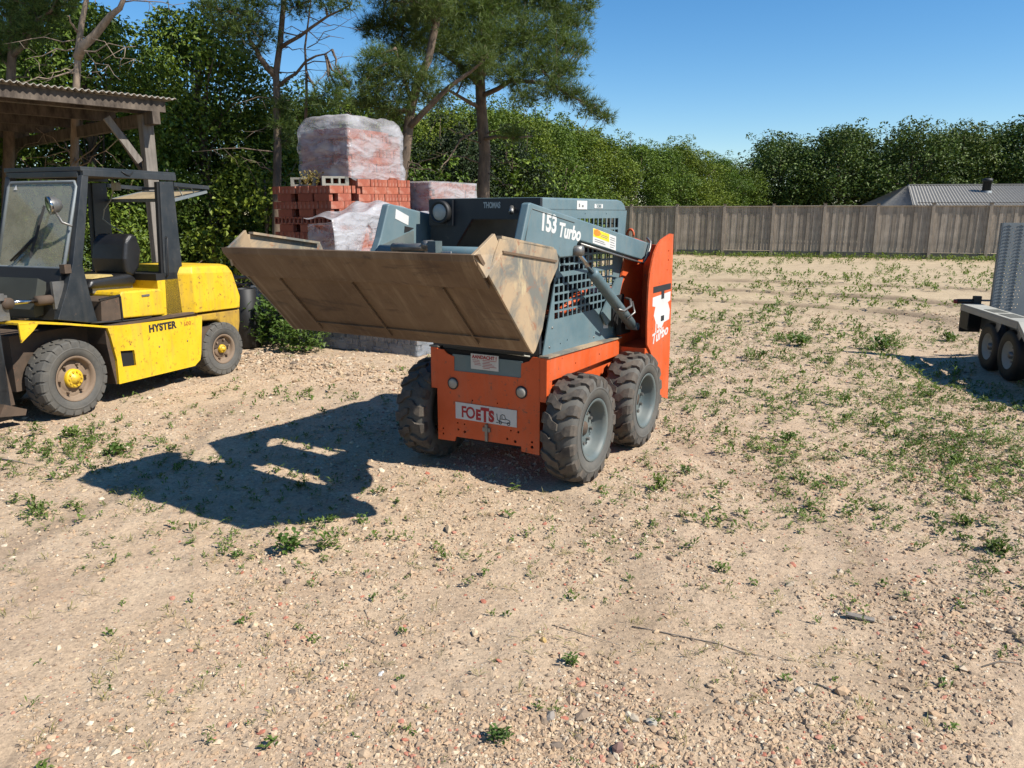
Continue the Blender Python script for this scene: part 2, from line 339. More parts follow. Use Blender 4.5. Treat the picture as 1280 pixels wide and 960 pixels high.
M['leaf_dark'] = leafm('dark_tree_leaves', [(0.010, 0.020, 0.007), (0.018, 0.034, 0.010), (0.030, 0.050, 0.014), (0.013, 0.026, 0.008)], 0.08, 0.6)
M['needle'] = leafm('pine_needles', [(0.045, 0.080, 0.022), (0.080, 0.125, 0.030), (0.135, 0.170, 0.045), (0.06, 0.095, 0.025)], 0.25, 0.5)
M['weed'] = leafm('weed_leaves', [(0.055, 0.100, 0.020), (0.085, 0.145, 0.028), (0.13, 0.185, 0.05), (0.07, 0.115, 0.025)], 0.3)
M['straw'] = leafm('dry_grass', [(0.30, 0.24, 0.10), (0.22, 0.20, 0.07), (0.36, 0.30, 0.15)], 0.3)
def stonem(name, cols):
    m, nt, p, _ = newmat(name); c = ramp(nt, island(nt), [(i / (len(cols) - 1), c) for i, c in enumerate(cols)])
    c = mix(nt, 1.0, c, ramp(nt, noise(nt, 60, 6, 0.7, coord(nt)), [(0.3, 0.8), (0.7, 1.15)]), 'MULTIPLY')
    nt.links.new(c, p.inputs['Base Color']); p.inputs['Roughness'].default_value = 0.95; return m
M['stone'] = stonem('mixed_gravel', [(0.32, 0.21, 0.125), (0.44, 0.34, 0.22), (0.36, 0.245, 0.15), (0.24, 0.175, 0.12), (0.54, 0.46, 0.34), (0.34, 0.23, 0.14), (0.42, 0.31, 0.20), (0.13, 0.10, 0.075), (0.38, 0.27, 0.17), (0.34, 0.23, 0.14), (0.40, 0.28, 0.18)])
M['redchip'] = stonem('red_brick_chips', [(0.34, 0.11, 0.065), (0.40, 0.19, 0.13), (0.30, 0.10, 0.06)])
# ------------------------------------------------------------------ ground
def vnoise(x, y, s, seed):
    g = np.random.default_rng(seed).random((256, 256)); X = x / s; Y = y / s
    xi = np.floor(X).astype(int); yi = np.floor(Y).astype(int); fx = X - xi; fy = Y - yi
    fx = fx * fx * (3 - 2 * fx); fy = fy * fy * (3 - 2 * fy)
    a = g[xi & 255, yi & 255]; b = g[(xi + 1) & 255, yi & 255]; c = g[xi & 255, (yi + 1) & 255]; d = g[(xi + 1) & 255, (yi + 1) & 255]
    return (a * (1 - fx) + b * fx) * (1 - fy) + (c * (1 - fx) + d * fx) * fy - 0.5
def gxy(px, py):
    q = at(px, py, 1); d = q - Vector((0, 0, CAM_H)); w = d * (-CAM_H / d.z); return (w.x, w.y)
RUTS = [[gxy(*p) for p in l] for l in ([(700, 378), (841, 377), (930, 380), (1000, 384), (1080, 389), (1140, 396), (1194, 405), (1260, 418)], [(700, 361), (841, 362), (980, 368), (1060, 372), (1143, 378), (1230, 388), (1290, 397)], [(760, 350), (900, 352), (1060, 357), (1200, 363), (1300, 368)])]
TRACKS = [[(1.35, 6.2), (1.75, 5.2), (1.95, 4.3), (1.85, 3.4), (1.4, 2.5)], [(0.3, 4.9), (0.62, 4.2), (0.65, 3.5), (0.2, 2.5)], [(-2.9, 7.5), (-2.6, 5.6), (-2.9, 3.8), (-3.4, 2.6)]]
def seg_dist(x, y, pts):
    d = np.full(np.shape(x), 1e9)
    for (ax, ay), (bx, by) in zip(pts[:-1], pts[1:]):
        t = np.clip(((x - ax) * (bx - ax) + (y - ay) * (by - ay)) / ((bx - ax) ** 2 + (by - ay) ** 2), 0, 1)
        d = np.minimum(d, np.hypot(x - ax - t * (bx - ax), y - ay - t * (by - ay)))
    return d
FLAT = [(0.34, 5.1, .5), (0.9, 6.0, .5), (-0.7, 5.75, .5), (-4.2, 7.0, .5), (-3.4, 8.85, .5), (5.7, 9.1, .6), (5.6, 8.6, .6)]
def gh(x, y):
    x = np.asarray(x, float); y = np.asarray(y, float)
    h = vnoise(x, y, 1.7, 1) * 0.055 + vnoise(x, y, 0.62, 2) * 0.030 + vnoise(x, y, 0.21, 3) * 0.016 + vnoise(x, y, 0.085, 4) * 0.015 + vnoise(x, y, 0.045, 5) * 0.010
    w = np.ones_like(h)
    for fx, fy, r in FLAT: w = np.minimum(w, np.clip((np.hypot(x - fx, y - fy) - 0.18) / r, 0.15, 1))
    h = h * w
    for rt in RUTS:
        d = seg_dist(x, y, rt); h = h - 0.07 * np.exp(-(d / 0.20) ** 2) + 0.05 * np.exp(-((d - 0.42) / 0.18) ** 2)
    for tr in TRACKS:
        d = seg_dist(x, y, tr); e = np.exp(-(d / 0.11) ** 4); lug = 0.5 + 0.5 * np.sin((x * .5 + y) * 2 * np.pi / 0.085 + np.sign(x - tr[0][0]) * .6)
        h = h * (1 - .55 * e) - e * 0.010 - e * lug * 0.009
    u = (x + 2.6) * 0.866 - (y - 9.55) * 0.5; v = (x + 2.6) * 0.5 + (y - 9.55) * 0.866     # rubble bank along the pavers
    h = h + 0.13 * np.exp(-(u / 1.5) ** 4) * np.exp(-((v + 0.25) / 0.42) ** 2)
    h = h + 0.05 * np.exp(-(((x - 4.6) / 1.0) ** 2 + ((y - 5.0) / 0.7) ** 2))
    return h
def nonuni(a0, a1, step, lim, grow=1.13):
    c = list(np.arange(a0, a1, step)); s = step
    while c[-1] < lim[1]: s *= grow; c.append(c[-1] + s)
    s = step
    while c[0] > lim[0]: s *= grow; c.insert(0, c[0] - s)
    return np.array(c)
xs = nonuni(-5.6, 5.6, 0.034, (-900, 900), 1.06); ys = nonuni(1.9, 8.5, 0.034, (-300, 1500), 1.014)
X, Y = np.meshgrid(xs, ys); Z = gh(X, Y)
Z = Z * np.clip(1.3 - np.hypot(X, Y) / 90.0, 0, 1)
nx, ny = len(xs), len(ys); ii = np.arange(nx * ny).reshape(ny, nx)
F = np.stack([ii[:-1, :-1], ii[:-1, 1:], ii[1:, 1:], ii[1:, :-1]], -1).reshape(-1, 4)
def ground_mat():
    m, nt, p, _ = newmat('sandy_rubble_soil'); v = worldpos(nt)
    big = noise(nt, 0.42, 6, 0.6, v); mid = noise(nt, 2.3, 8, 0.65, v, 0.3); fine = noise(nt, 38, 6, 0.75, v); vf = noise(nt, 130, 4, 0.7, v)
    c = mix(nt, ramp(nt, mid, [(0.30, 0.0), (0.68, 1.0)]), (0.310, 0.218, 0.142), (0.430, 0.325, 0.222))
    c = mix(nt, ramp(nt, big, [(0.35, 0.0), (0.7, 0.55)]), c, (0.425, 0.318, 0.200))
    c = mix(nt, 1.0, c, ramp(nt, fine, [(0.28, 0.50), (0.50, 1.0), (0.74, 1.32)]), 'MULTIPLY')
    c = mix(nt, 1.0, c, ramp(nt, vf, [(0.3, 0.8), (0.7, 1.18)]), 'MULTIPLY')
    vo = N(nt, 'ShaderNodeTexVoronoi'); vo.inputs['Scale'].default_value = 62; nt.links.new(v, vo.inputs['Vector'])
    rnd = N(nt, 'ShaderNodeSeparateColor'); nt.links.new(vo.outputs['Color'], rnd.inputs[0])
    chipc = ramp(nt, rnd.outputs[1], [(0.0, (0.42, 0.33, 0.23)), (0.45, (0.48, 0.41, 0.32)), (0.62, (0.18, 0.13, 0.10)), (0.85, (0.38, 0.29, 0.21)), (1.0, (0.36, 0.14, 0.09))])
    sel = N(nt, 'ShaderNodeMath', operation='LESS_THAN'); nt.links.new(rnd.outputs[0], sel.inputs[0]); sel.inputs[1].default_value = 0.24
    near = ramp(nt, vo.outputs['Distance'], [(0.30, 1.0), (0.42, 0.0)])
    mm = N(nt, 'ShaderNodeMath', operation='MULTIPLY'); nt.links.new(sel.outputs[0], mm.inputs[0]); nt.links.new(near, mm.inputs[1])
    c = mix(nt, mm.outputs[0], c, chipc)
    sp = N(nt, 'ShaderNodeSeparateXYZ'); nt.links.new(v, sp.inputs[0]); fr = N(nt, 'ShaderNodeMapRange'); fr.inputs['From Min'].default_value = 10; fr.inputs['From Max'].default_value = 17; nt.links.new(sp.outputs[1], fr.inputs[0])
    pale = mix(nt, ramp(nt, mid, [(0.3, 0), (0.7, 1)]), (0.32, 0.240, 0.145), (0.43, 0.335, 0.210)); c = mix(nt, fr.outputs[0], c, pale)
    at_ = N(nt, 'ShaderNodeAttribute', attribute_name='churned_soil'); c = mix(nt, at_.outputs['Fac'], c, (0.115, 0.078, 0.048))
    # far rough grass beyond the yard at the left and behind the trees
    sx = N(nt, 'ShaderNodeSeparateXYZ'); nt.links.new(v, sx.inputs[0])
    yy = N(nt, 'ShaderNodeMath', operation='MULTIPLY'); nt.links.new(sx.outputs[0], yy.inputs[0]); yy.inputs[1].default_value = -1.5
    ya = N(nt, 'ShaderNodeMath', operation='ADD'); nt.links.new(yy.outputs[0], ya.inputs[0]); nt.links.new(sx.outputs[1], ya.inputs[1])
    yn = N(nt, 'ShaderNodeMath', operation='ADD'); nt.links.new(ya.outputs[0], yn.inputs[0])
    ns = N(nt, 'ShaderNodeMath', operation='MULTIPLY'); nt.links.new(mid, ns.inputs[0]); ns.inputs[1].default_value = 6.0; nt.links.new(ns.outputs[0], yn.inputs[1])
    mr = N(nt, 'ShaderNodeMapRange'); mr.inputs['From Min'].default_value = 28; mr.inputs['From Max'].default_value = 34; nt.links.new(yn.outputs[0], mr.inputs[0])
    gcol = mix(nt, ramp(nt, fine, [(0.3, 0), (0.7, 1)]), (0.05, 0.085, 0.02), (0.12, 0.16, 0.045))
    c = mix(nt, mr.outputs[0], c, gcol)
    nt.links.new(c, p.inputs['Base Color']); p.inputs['Roughness'].default_value = 0.97
    a = N(nt, 'ShaderNodeMath', operation='ADD'); nt.links.new(fine, a.inputs[0]); nt.links.new(mm.outputs[0], a.inputs[1])
    b1 = bump(nt, p, a.outputs[0], 0.75, 0.008); bump(nt, p, noise(nt, 11, 7, 0.7, v), 0.5, 0.03, b1); return m
gme = arr_mesh('ground', np.stack([X.ravel(), Y.ravel(), Z.ravel()], -1), F, True)
churn = np.zeros(nx * ny)
for rt in RUTS:
    d_ = seg_dist(X.ravel(), Y.ravel(), rt); churn = np.maximum(churn, np.exp(-(d_ / .42) ** 2) * np.clip(.85 + 1.2 * vnoise(X.ravel(), Y.ravel(), .7, 77), .15, 1))
for rt in TRACKS: d_ = seg_dist(X.ravel(), Y.ravel(), rt); churn = np.maximum(churn, .25 * np.exp(-(d_ / .13) ** 4))
ca_ = gme.attributes.new('churned_soil', 'FLOAT', 'POINT'); ca_.data.foreach_set('value', churn.astype(np.float32))
g = link('ground', gme, None, ground_mat()); g['kind'] = 'structure'

# ------------------------------------------------------------------ stones (uncountable gravel)
def ico():
    bm = bmesh.new(); bmesh.ops.create_icosphere(bm, subdivisions=1, radius=1.0)
    V = np.array([v.co[:] for v in bm.verts]); Fc = np.array([[v.index for v in f.verts] for f in bm.faces]); bm.free(); return V, Fc
OCT_V = np.array([(1,0,0),(0,1,0),(-1,0,0),(0,-1,0),(0,0,1),(0,0,-1)], float); OCT_F = np.array([(0,1,4),(1,2,4),(2,3,4),(3,0,4),(1,0,5),(2,1,5),(3,2,5),(0,3,5)])
def stones(name, x, y, s, mat, base, flat=0.55, jitter=0.28, label=None, cat=None):
    BV, BF = base; n = len(x); V = np.repeat(BV[None], n, 0) * (1 + rng.uniform(-jitter, jitter, (n, len(BV), 1)))
    V = V * np.stack([rng.uniform(.7, 1.3, n), rng.uniform(.5, 1.0, n), rng.uniform(.6, 1.1, n) * flat], -1)[:, None, :]
    a = rng.uniform(0, 2 * np.pi, n); b = rng.uniform(-.45, .45, n); ca, sa, cb, sb = np.cos(a), np.sin(a), np.cos(b), np.sin(b)
    x1 = V[..., 0] * cb[:, None] + V[..., 2] * sb[:, None]; z1 = -V[..., 0] * sb[:, None] + V[..., 2] * cb[:, None]
    V = np.stack([x1 * ca[:, None] - V[..., 1] * sa[:, None], x1 * sa[:, None] + V[..., 1] * ca[:, None], z1], -1) * s[:, None, None]
    V += np.stack([x, y, gh(x, y) + s * 0.12], -1)[:, None, :]
    Fc = (BF[None] + (np.arange(n) * len(BV))[:, None, None]).reshape(-1, 3)
    o = link(name, arr_mesh(name, V.reshape(-1, 3), Fc), None, mat); return tag(o, label, cat, kind='stuff')
def scatter(n, ymin, ymax, dens=None, margin=0.74):
    """points denser near the yard's front, uniform per square metre within distance bands"""
    k = n * 3; yy = ymin * (ymax / ymin) ** rng.random(k); xx = rng.uniform(-1, 1, k) * yy * margin
    w = np.clip(0.55 + 1.4 * vnoise(xx, yy, 1.1, 21) + 0.9 * vnoise(xx, yy, 0.35, 22), 0.08, 1)
    if dens is not None: w = w * dens(xx, yy)
    keep = rng.random(k) < w; xx, yy = xx[keep][:n], yy[keep][:n]; return xx, yy
def clear(x, y):   # not under the tyres
    ok = np.ones(len(x), bool)
    for fx, fy, r in FLAT: ok &= np.hypot(x - fx, y - fy) > 0.22
    return ok
def front_d(x, y): return np.clip(0.35 + 0.65 * np.exp(-((x - 0.6) / 1.6) ** 2 - ((y - 2.9) / 1.2) ** 2) + 0.65 * np.exp(-((x - 4.2) / 1.3) ** 2 - ((y - 5.2) / 1.3) ** 2), 0, 1)
x, y = scatter(85000, 1.9, 15, front_d); ok = clear(x, y); x, y = x[ok], y[ok]
stones('small_gravel', x, y, np.clip(rng.lognormal(math.log(0.0062), 0.45, len(x)), .003, .019) * (0.75 + y * 0.11), M['stone'], (OCT_V, OCT_F), 0.7, 0.3, 'fine beige and grey gravel strewn over the sandy yard', 'gravel')
x, y = scatter(6500, 1.9, 15, front_d); ok = clear(x, y); x, y = x[ok], y[ok]
stones('pebbles', x, y, np.clip(rng.lognormal(math.log(0.0105), 0.40, len(x)), .007, .034) * (0.8 + y * 0.07), M['stone'], ico(), 0.62, 0.22, 'larger pale pebbles and rubble pieces lying on the sandy yard', 'pebbles')
x, y = scatter(2400, 1.9, 11, front_d); ok = clear(x, y); x, y = x[ok], y[ok]
stones('brick_chips', x, y, np.clip(rng.lognormal(math.log(0.0075), 0.40, len(x)), .004, .018) * (0.85 + y * 0.05), M['redchip'], ico(), 0.5, 0.25, 'orange red brick chips scattered among the gravel', 'brick chips')
# bank of rubble along the pavers and loose heap at right
uu = rng.normal(0, 1.25, 2600); vv = rng.normal(-0.3, 0.3, 2600); x = -2.6 + uu * .866 + vv * .5; y = 9.55 - uu * .5 + vv * .866
x2 = rng.normal(4.6, 0.75, 1500); y2 = rng.normal(5.0, 0.5, 1500)
stones('rubble_bank', np.r_[x, x2], np.r_[y, y2], np.clip(rng.lognormal(math.log(0.016), 0.4, 4100), .008, .05), M['stone'], ico(), 0.65, 0.22, 'loose rubble heaped in front of the grey pavers and at the right edge', 'rubble')

# ------------------------------------------------------------------ weeds
def leaf_fan(cx, cy, cz, n, L, W, up=0.5, spread=0.3, stem=0.0):
    """n folded leaves around a point: returns verts (n*6,3) and quads (n*2,4)"""
    a = rng.uniform(0, 2 * np.pi, n); e = np.clip(rng.normal(up, 0.3, n), -0.1, 1.3); l = L * rng.uniform(.5, 1.15, n); w = W * rng.uniform(.6, 1.2, n)
    rad = spread * np.sqrt(rng.random(n)); a2 = rng.uniform(0, 2 * np.pi, n); zz = stem * rng.random(n)
    p0 = np.stack([cx + rad * np.cos(a2), cy + rad * np.sin(a2), cz + zz], -1)
    d = np.stack([np.cos(a) * np.cos(e), np.sin(a) * np.cos(e), np.sin(e)], -1); s = np.stack([-np.sin(a), np.cos(a), np.zeros(n)], -1)
    upv = np.cross(d, s); mid = p0 + d * (l * .5)[:, None] + np.array([0, 0, 1.]) * (l * .06)[:, None]; tip = p0 + d * l[:, None] - np.array([0, 0, 1.]) * (l * .12)[:, None]
    sw = s * (w / 2)[:, None]; lift = -np.abs(upv) * 0 + np.array([0, 0, 1.]) * (w * .22)[:, None]
    V = np.stack([p0, mid + sw + lift, tip, mid, mid - sw + lift, p0], 1)
    q = np.array([[0, 1, 2, 3], [0, 3, 2, 4]]); F = (q[None] + (np.arange(n) * 6)[:, None, None]).reshape(-1, 4)
    return V.reshape(-1, 3), F
def gather(parts):
    Vs, Fs, k = [], [], 0
    for V, F in parts: Vs.append(V); Fs.append(F + k); k += len(V)
    return np.concatenate(Vs), np.concatenate(Fs)
def wdens(x, y):
    d = 0.09 + 1.0 * np.exp(-((x - 3.4 - 0.22 * (y - 8)) / 3.0) ** 2 - ((y - 9.2) / 4.2) ** 2)
    d = d + 0.45 * np.exp(-((x - 3.0) / 1.8) ** 2 - ((y - 5.6) / 1.1) ** 2) + 0.5 * np.exp(-((x + 3.6) / 1.0) ** 2 - ((y - 5.6) / 0.9) ** 2)
    d = d + 0.6 * np.exp(-((x - 1.7) / 1.6) ** 2 - ((y - 13.0) / 2.5) ** 2) + 0.35 * np.exp(-((x + 1.9) / 1.1) ** 2 - ((y - 4.6) / .6) ** 2)
    d = d * np.clip((y - 3.0) / 2.6, 0.10, 1)
    return np.clip(d, 0, 1) * np.clip(0.55 + 1.1 * vnoise(x, y, 0.5, 31) + 0.8 * vnoise(x, y, 2.3, 32), 0.05, 1)
k = 46000; yy = 2.2 * (17 / 2.2) ** rng.random(k); xx = rng.uniform(-.74, .74, k) * yy; keep = (rng.random(k) < wdens(xx, yy)) & clear(xx, yy)
inr = (np.abs((xx + .05) * .864 - (yy - 5.5) * .503) < .8) & (np.abs((xx + .05) * .503 + (yy - 5.5) * .864 - .5) < .9); keep &= ~inr
xx, yy = xx[keep][:7500], yy[keep][:7500]; zz = gh(xx, yy); parts = []
for a, b, c in zip(xx, yy, zz):
    s = random.choice((.4, .55, .7, .85, 1.1)) * min(1.1, 0.50 + 0.075 * b)
    parts.append(leaf_fan(a, b, c, random.randint(5, 14), 0.050 * s, random.choice((.010, .016, .022)) * s, random.uniform(.15, .8), 0.030 * s, 0.04 * s))
V, F = gather(parts); tag(link('small_weeds', arr_mesh('small_weeds', V, F), None, M['weed']), 'low green weeds sprouting all over the sandy ground', 'weeds', kind='stuff')
print('weeds', len(parts), len(F))
parts = []
for (px, py, rx, ry, n) in ((905, 402, 40, 8, 26), (875, 425, 30, 8, 22), (960, 395, 50, 8, 24), (1000, 425, 40, 9, 34), (1105, 432, 34, 9, 30), (1050, 412, 60, 9, 26), (930, 345, 60, 5, 26), (1000, 352, 60, 5, 20), (880, 340, 40, 6, 26), (920, 450, 60, 12, 30), (1040, 450, 80, 12, 30), (870, 470, 30, 14, 18), (960, 500, 90, 20, 40), (1080, 520, 100, 24, 44), (1200, 560, 60, 30, 34), (1220, 600, 50, 24, 24), (900, 540, 50, 22, 18), (1130, 470, 60, 14, 20), (1240, 690, 50, 30, 16), (60, 555, 60, 22, 20), (110, 575, 60, 20, 24), (60, 640, 50, 14, 14), (380, 500, 80, 12, 14), (395, 670, 60, 14, 16)):
    for i in range(n):
        w = at(px + random.gauss(0, rx * .6), py + random.gauss(0, ry * .6), 1); d = w - Vector((0, 0, CAM_H)); w = Vector((0, 0, CAM_H)) + d * (-CAM_H / d.z)
        if not clear(np.array([w.x]), np.array([w.y]))[0]: continue
        s = random.choice((.7, .9, 1.2, 1.5)) * (0.18 + 0.078 * min(w.y, 13)); parts.append(leaf_fan(w.x, w.y, float(gh(w.x, w.y)), random.randint(9, 22), .060 * s, .022 * s, random.uniform(.3, .9), .045 * s, .07 * s))
V, F = gather(parts); tag(link('weed_patches', arr_mesh('weed_patches', V, F), None, M['weed']), 'denser green weed patches in the right half of the yard and at the far left', 'weeds', kind='stuff')
# weeds and grass further off and along the fence foot
parts = []
for i in range(2300):
    t = rng.random()
    if t < .22: fx = rng.uniform(2, 24); a, b = fx, 38.8 - fx * 0.345 - abs(rng.normal(0.5, 0.9))
    else: b = rng.uniform(15, 36); a = rng.uniform(.02, .72) * b; 
    if t >= .22 and vnoise(np.array([a]), np.array([b]), 2.5, 41)[0] < -0.12: continue
    s = random.uniform(.8, 2.0) * (1.0 if t < .22 else .75); parts.append(leaf_fan(a, b, float(gh(a, b)), 9, 0.09 * s, 0.04 * s, 0.7, 0.07 * s, 0.09 * s))
V, F = gather(parts); tag(link('far_weeds', arr_mesh('far_weeds', V, F), None, M['weed']), 'weeds growing across the far yard and along the foot of the fence', 'weeds', kind='stuff')
parts = []
k = 9000; yy = 2.4 * (14 / 2.4) ** rng.random(k); xx = rng.uniform(-.74, .74, k) * yy; keep = (rng.random(k) < 0.12 + wdens(xx, yy) * .5) & clear(xx, yy); xx, yy = xx[keep][:700], yy[keep][:700]
for a, b in zip(xx, yy): parts.append(leaf_fan(a, b, float(gh(a, b)), 9, 0.07, 0.004, random.uniform(.2, .9), 0.02, 0.0))
V, F = gather(parts); tag(link('dry_grass', arr_mesh('dry_grass', V, F), None, M['straw']), 'thin dry grass blades among the weeds', 'dry grass', kind='stuff')
# the larger single weeds
def weed(px, py, s, n, label, group=None, name='weed', tall=0.6):
    q = at(px, py, 1); d = q - Vector((0, 0, CAM_H)); t = -CAM_H / d.z; w = Vector((0, 0, CAM_H)) + d * t
    z = float(gh(w.x, w.y)); V, F = leaf_fan(0, 0, 0, n, 0.085 * s, 0.034 * s, 0.55, 0.085 * s, tall * 0.14 * s)
    r = empty(name, (w.x, w.y, z), 0, label, 'plant', group)
    link('leaves', arr_mesh('leaves', V, F), r, M['weed']); mb = MB()
    for i in range(6):
        a = random.uniform(0, 6.28); mb.tube([(0, 0, -.01), (math.cos(a) * .03 * s, math.sin(a) * .03 * s, .05 * s), (math.cos(a) * .07 * s, math.sin(a) * .07 * s, .10 * s * tall + .02)], [.003 * s, .0025 * s, .001 * s], 4)
    mb.build('stem', M['weed'], r); return r
weed(362, 690, .72, 75, 'large bushy green weed in front of the bucket shadow', tall=.8)
weed(408, 685, .62, 50, 'upright green weed close to the tip of the bucket shadow, right of a bigger one', tall=1.1)
weed(452, 655, .45, 34, 'small weed growing at the lower right edge of the bucket shadow')
weed(415, 655, .38, 40, 'little weed just above the upright one beside the bucket shadow')
weed(824, 612, .62, 60, 'compact green weed by itself right of the loader front tyre', tall=1.0)
weed(858, 592, .55, 45, 'weed behind the compact one right of the loader tyres')
weed(625, 930, .42, 60, 'dark green weed at the bottom edge of the ground, below the loader')
weed(715, 830, .40, 40, 'small dark weed among pale stones in the near middle')
weed(903, 712, .42, 40, 'dark little weed alone on the sand right of centre')
weed(297, 693, .4, 40, 'spreading weed left of the large bushy one')
weed(90, 548, .8, 50, 'weed on the open ground in front of the forklift front wheel')
weed(148, 570, .9, 60, 'leafy weed near the left tip of the bucket shadow')
weed(1205, 655, .55, 60, 'pale green weed on the rubble at the right edge')
weed(1248, 690, .6, 80, 'broad low weed among loose stones at the right edge')
weed(1000, 432, 1.5, 70, 'dark leafy weed patch in the middle of the weedy strip')
weed(1103, 436, 1.5, 70, 'dark leafy weed patch left of the trailer shadow')
weed(1186, 425, 1.3, 70, 'bright bushy weed beside the trailer mudguard')
weed(985, 552, .8, 50, 'bright weed in the open ground right of the loader')

# ------------------------------------------------------------------ single bits on the ground
def gpt(px, py):
    q = at(px, py, 1); d = q - Vector((0, 0, CAM_H)); t = -CAM_H / d.z; return Vector((0, 0, CAM_H)) + d * t
w = gpt(1075, 771); o = MB().box(-.062, .062, -.016, .016, 0, .012).build('wood_offcut', M['post']); bevel(o, .002)
o.location = (w.x, w.y, float(gh(w.x, w.y)) + .006); o.rotation_euler = (0.05, 0.04, R(-24)); tag(o, 'pale weathered wood offcut lying flat on the sand at right', 'wood')
def chunk(name, px, py, s, mat, label, cat, flat=.6, group=None):
    w = gpt(px, py); BV, BF = ico(); V = BV * (1 + rng.uniform(-.22, .22, (len(BV), 1))) * np.array([1, .75, flat]) * s
    o = link(name, arr_mesh(name, V, BF), None, mat); o.location = (w.x, w.y, float(gh(w.x, w.y)) + s * flat * .4); o.rotation_euler = (0, 0, random.uniform(0, 6)); tag(o, label, cat, group)
chunk('stone', 679, 800, .019, simple('ochre_stone', (.62, .42, .16), .9), 'small ochre yellow stone among pale gravel', 'stone', .8)
chunk('stone', 772, 940, .030, simple('brown_stone', (.24, .14, .11), .9), 'dark reddish brown stone at the bottom edge', 'stone', .8)
chunk('stone', 688, 898, .026, simple('grey_stone', (.32, .28, .24), .9), 'large grey stone near the bottom in the middle', 'stone', .7)
chunk('stone', 1000, 860, .027, simple('pale_stone', (.55, .50, .40), .9), 'flat pale stone right of centre near the bottom', 'stone', .35)
chunk('stone', 792, 897, .030, simple('buff_stone', (.50, .42, .31), .9), 'wide buff stone beside two others in the near gravel', 'stone', .5)
chunk('stone', 814, 901, .027, simple('light_grey_stone', (.46, .42, .35), .9), 'rounded light stone right of the wide buff one', 'stone', .6)
chunk('brick_fragment', 727, 852, .022, M['redchip'], 'red brick fragment left of the dark weed in the gravel', 'brick piece', .6)
chunk('paper_scrap', 476, 836, .022, M['white'], 'crumpled white scrap on the sand below the bucket shadow', 'litter', .25)
def twig(pts, r, label):
    ps = []
    for px, py in pts: w = gpt(px, py); ps.append((w.x, w.y, float(gh(w.x, w.y)) + r * 1.5))
    c = Vector(ps[0]); o = MB().tube([Vector(p) - c for p in ps], [r] * (len(ps) - 1) + [r * .4], 5).build('twig', M['twig']); o.location = c; tag(o, label, 'twig')
twig([(790, 778), (830, 786), (862, 794), (896, 800), (930, 812), (966, 820)], .0028, 'long thin dark twig lying across the near sand')
twig([(690, 780), (730, 790), (775, 800)], .002, 'short curved twig left of the long one')
twig([(1020, 853), (1040, 860), (1056, 866)], .004, 'thick short stick right of centre in the foreground')
twig([(0, 576), (22, 581), (45, 583)], .006, 'dark stick on the ground at the left edge')
twig([(1228, 832), (1250, 824), (1280, 829)], .0035, 'curved stick at the right edge of the foreground')
twig([(455, 756), (462, 770), (452, 790), (470, 800)], .002, 'forked thin twig on the sand left of centre')
# ------------------------------------------------------------------ wheels
def tyre_mb(Rr, w, rim, n, lug, style):
    """tyre centred on the origin, axis x, outer face at +x"""
    mb = MB(); h = w / 2; b = Rr - lug
    prof = [(-h * .80, rim - .01), (-h * .96, rim + .01), (-h * 1.02, (rim + b) / 2), (-h * .98, b - .03), (-h * .80, b), (0, b + .004), (h * .80, b), (h * .98, b - .03), (h * 1.02, (rim + b) / 2), (h * .96, rim + .012), (h * .90, rim + .010), (h * .86, rim - .004), (h * .55, rim - .012)]
    mb.lathe(prof, 64, 1 if style == 'block' else 1)
    for side in (1, -1):
        for k in range(n):
            a0 = 2 * math.pi * (k + (0 if side > 0 else .5)) / n; da = 2 * math.pi / n
            if style == 'lug': secs = [(-.03, .30, .40, 0), (.30, .22, .52, 0), (.55, -.02, .56, 0), (.86, -.10, .62, .004), (1.02, -.10, .60, .022), (1.03, -.08, .46, .05)]
            else: secs = [(.02, .16, .80, 0), (.34, .05, .82, 0), (.40, -.12, .84, 0), (.84, -.20, .84, .003), (1.0, -.20, .84, .016), (1.02, -.20, .70, .045)]
            vs = []; jw = random.uniform(-.03, .03)
            for (fx, off, wd, drop) in secs:
                xx = side * fx * h; rt = Rr - drop - (0.004 if abs(fx) > .8 else 0); rb = b - .012 - drop * .9
                for ang, rr in ((a0 + (off - wd / 2 + jw) * da, rb), (a0 + (off - wd / 2 + jw + .05) * da, rt), (a0 + (off + wd / 2 + jw - .05) * da, rt), (a0 + (off + wd / 2 + jw) * da, rb)):
                    vs.append((xx, rr * math.cos(ang), rr * math.sin(ang)))
            fs = []
            for s in range(len(secs) - 1):
                for q in range(3): fs.append((s * 4 + q, s * 4 + q + 1, s * 4 + 5 + q, s * 4 + 4 + q))
            e = (len(secs) - 1) * 4; fs += [(0, 1, 2, 3), (e, e + 1, e + 2, e + 3)]; mb.add(vs, fs, 0)
    # raised ring on the sidewall
    mb.lathe([(h * 1.02, b - .075), (h * 1.05, b - .07), (h * 1.05, b - .064), (h * 1.02, b - .058)], 64, 1)
    return mb
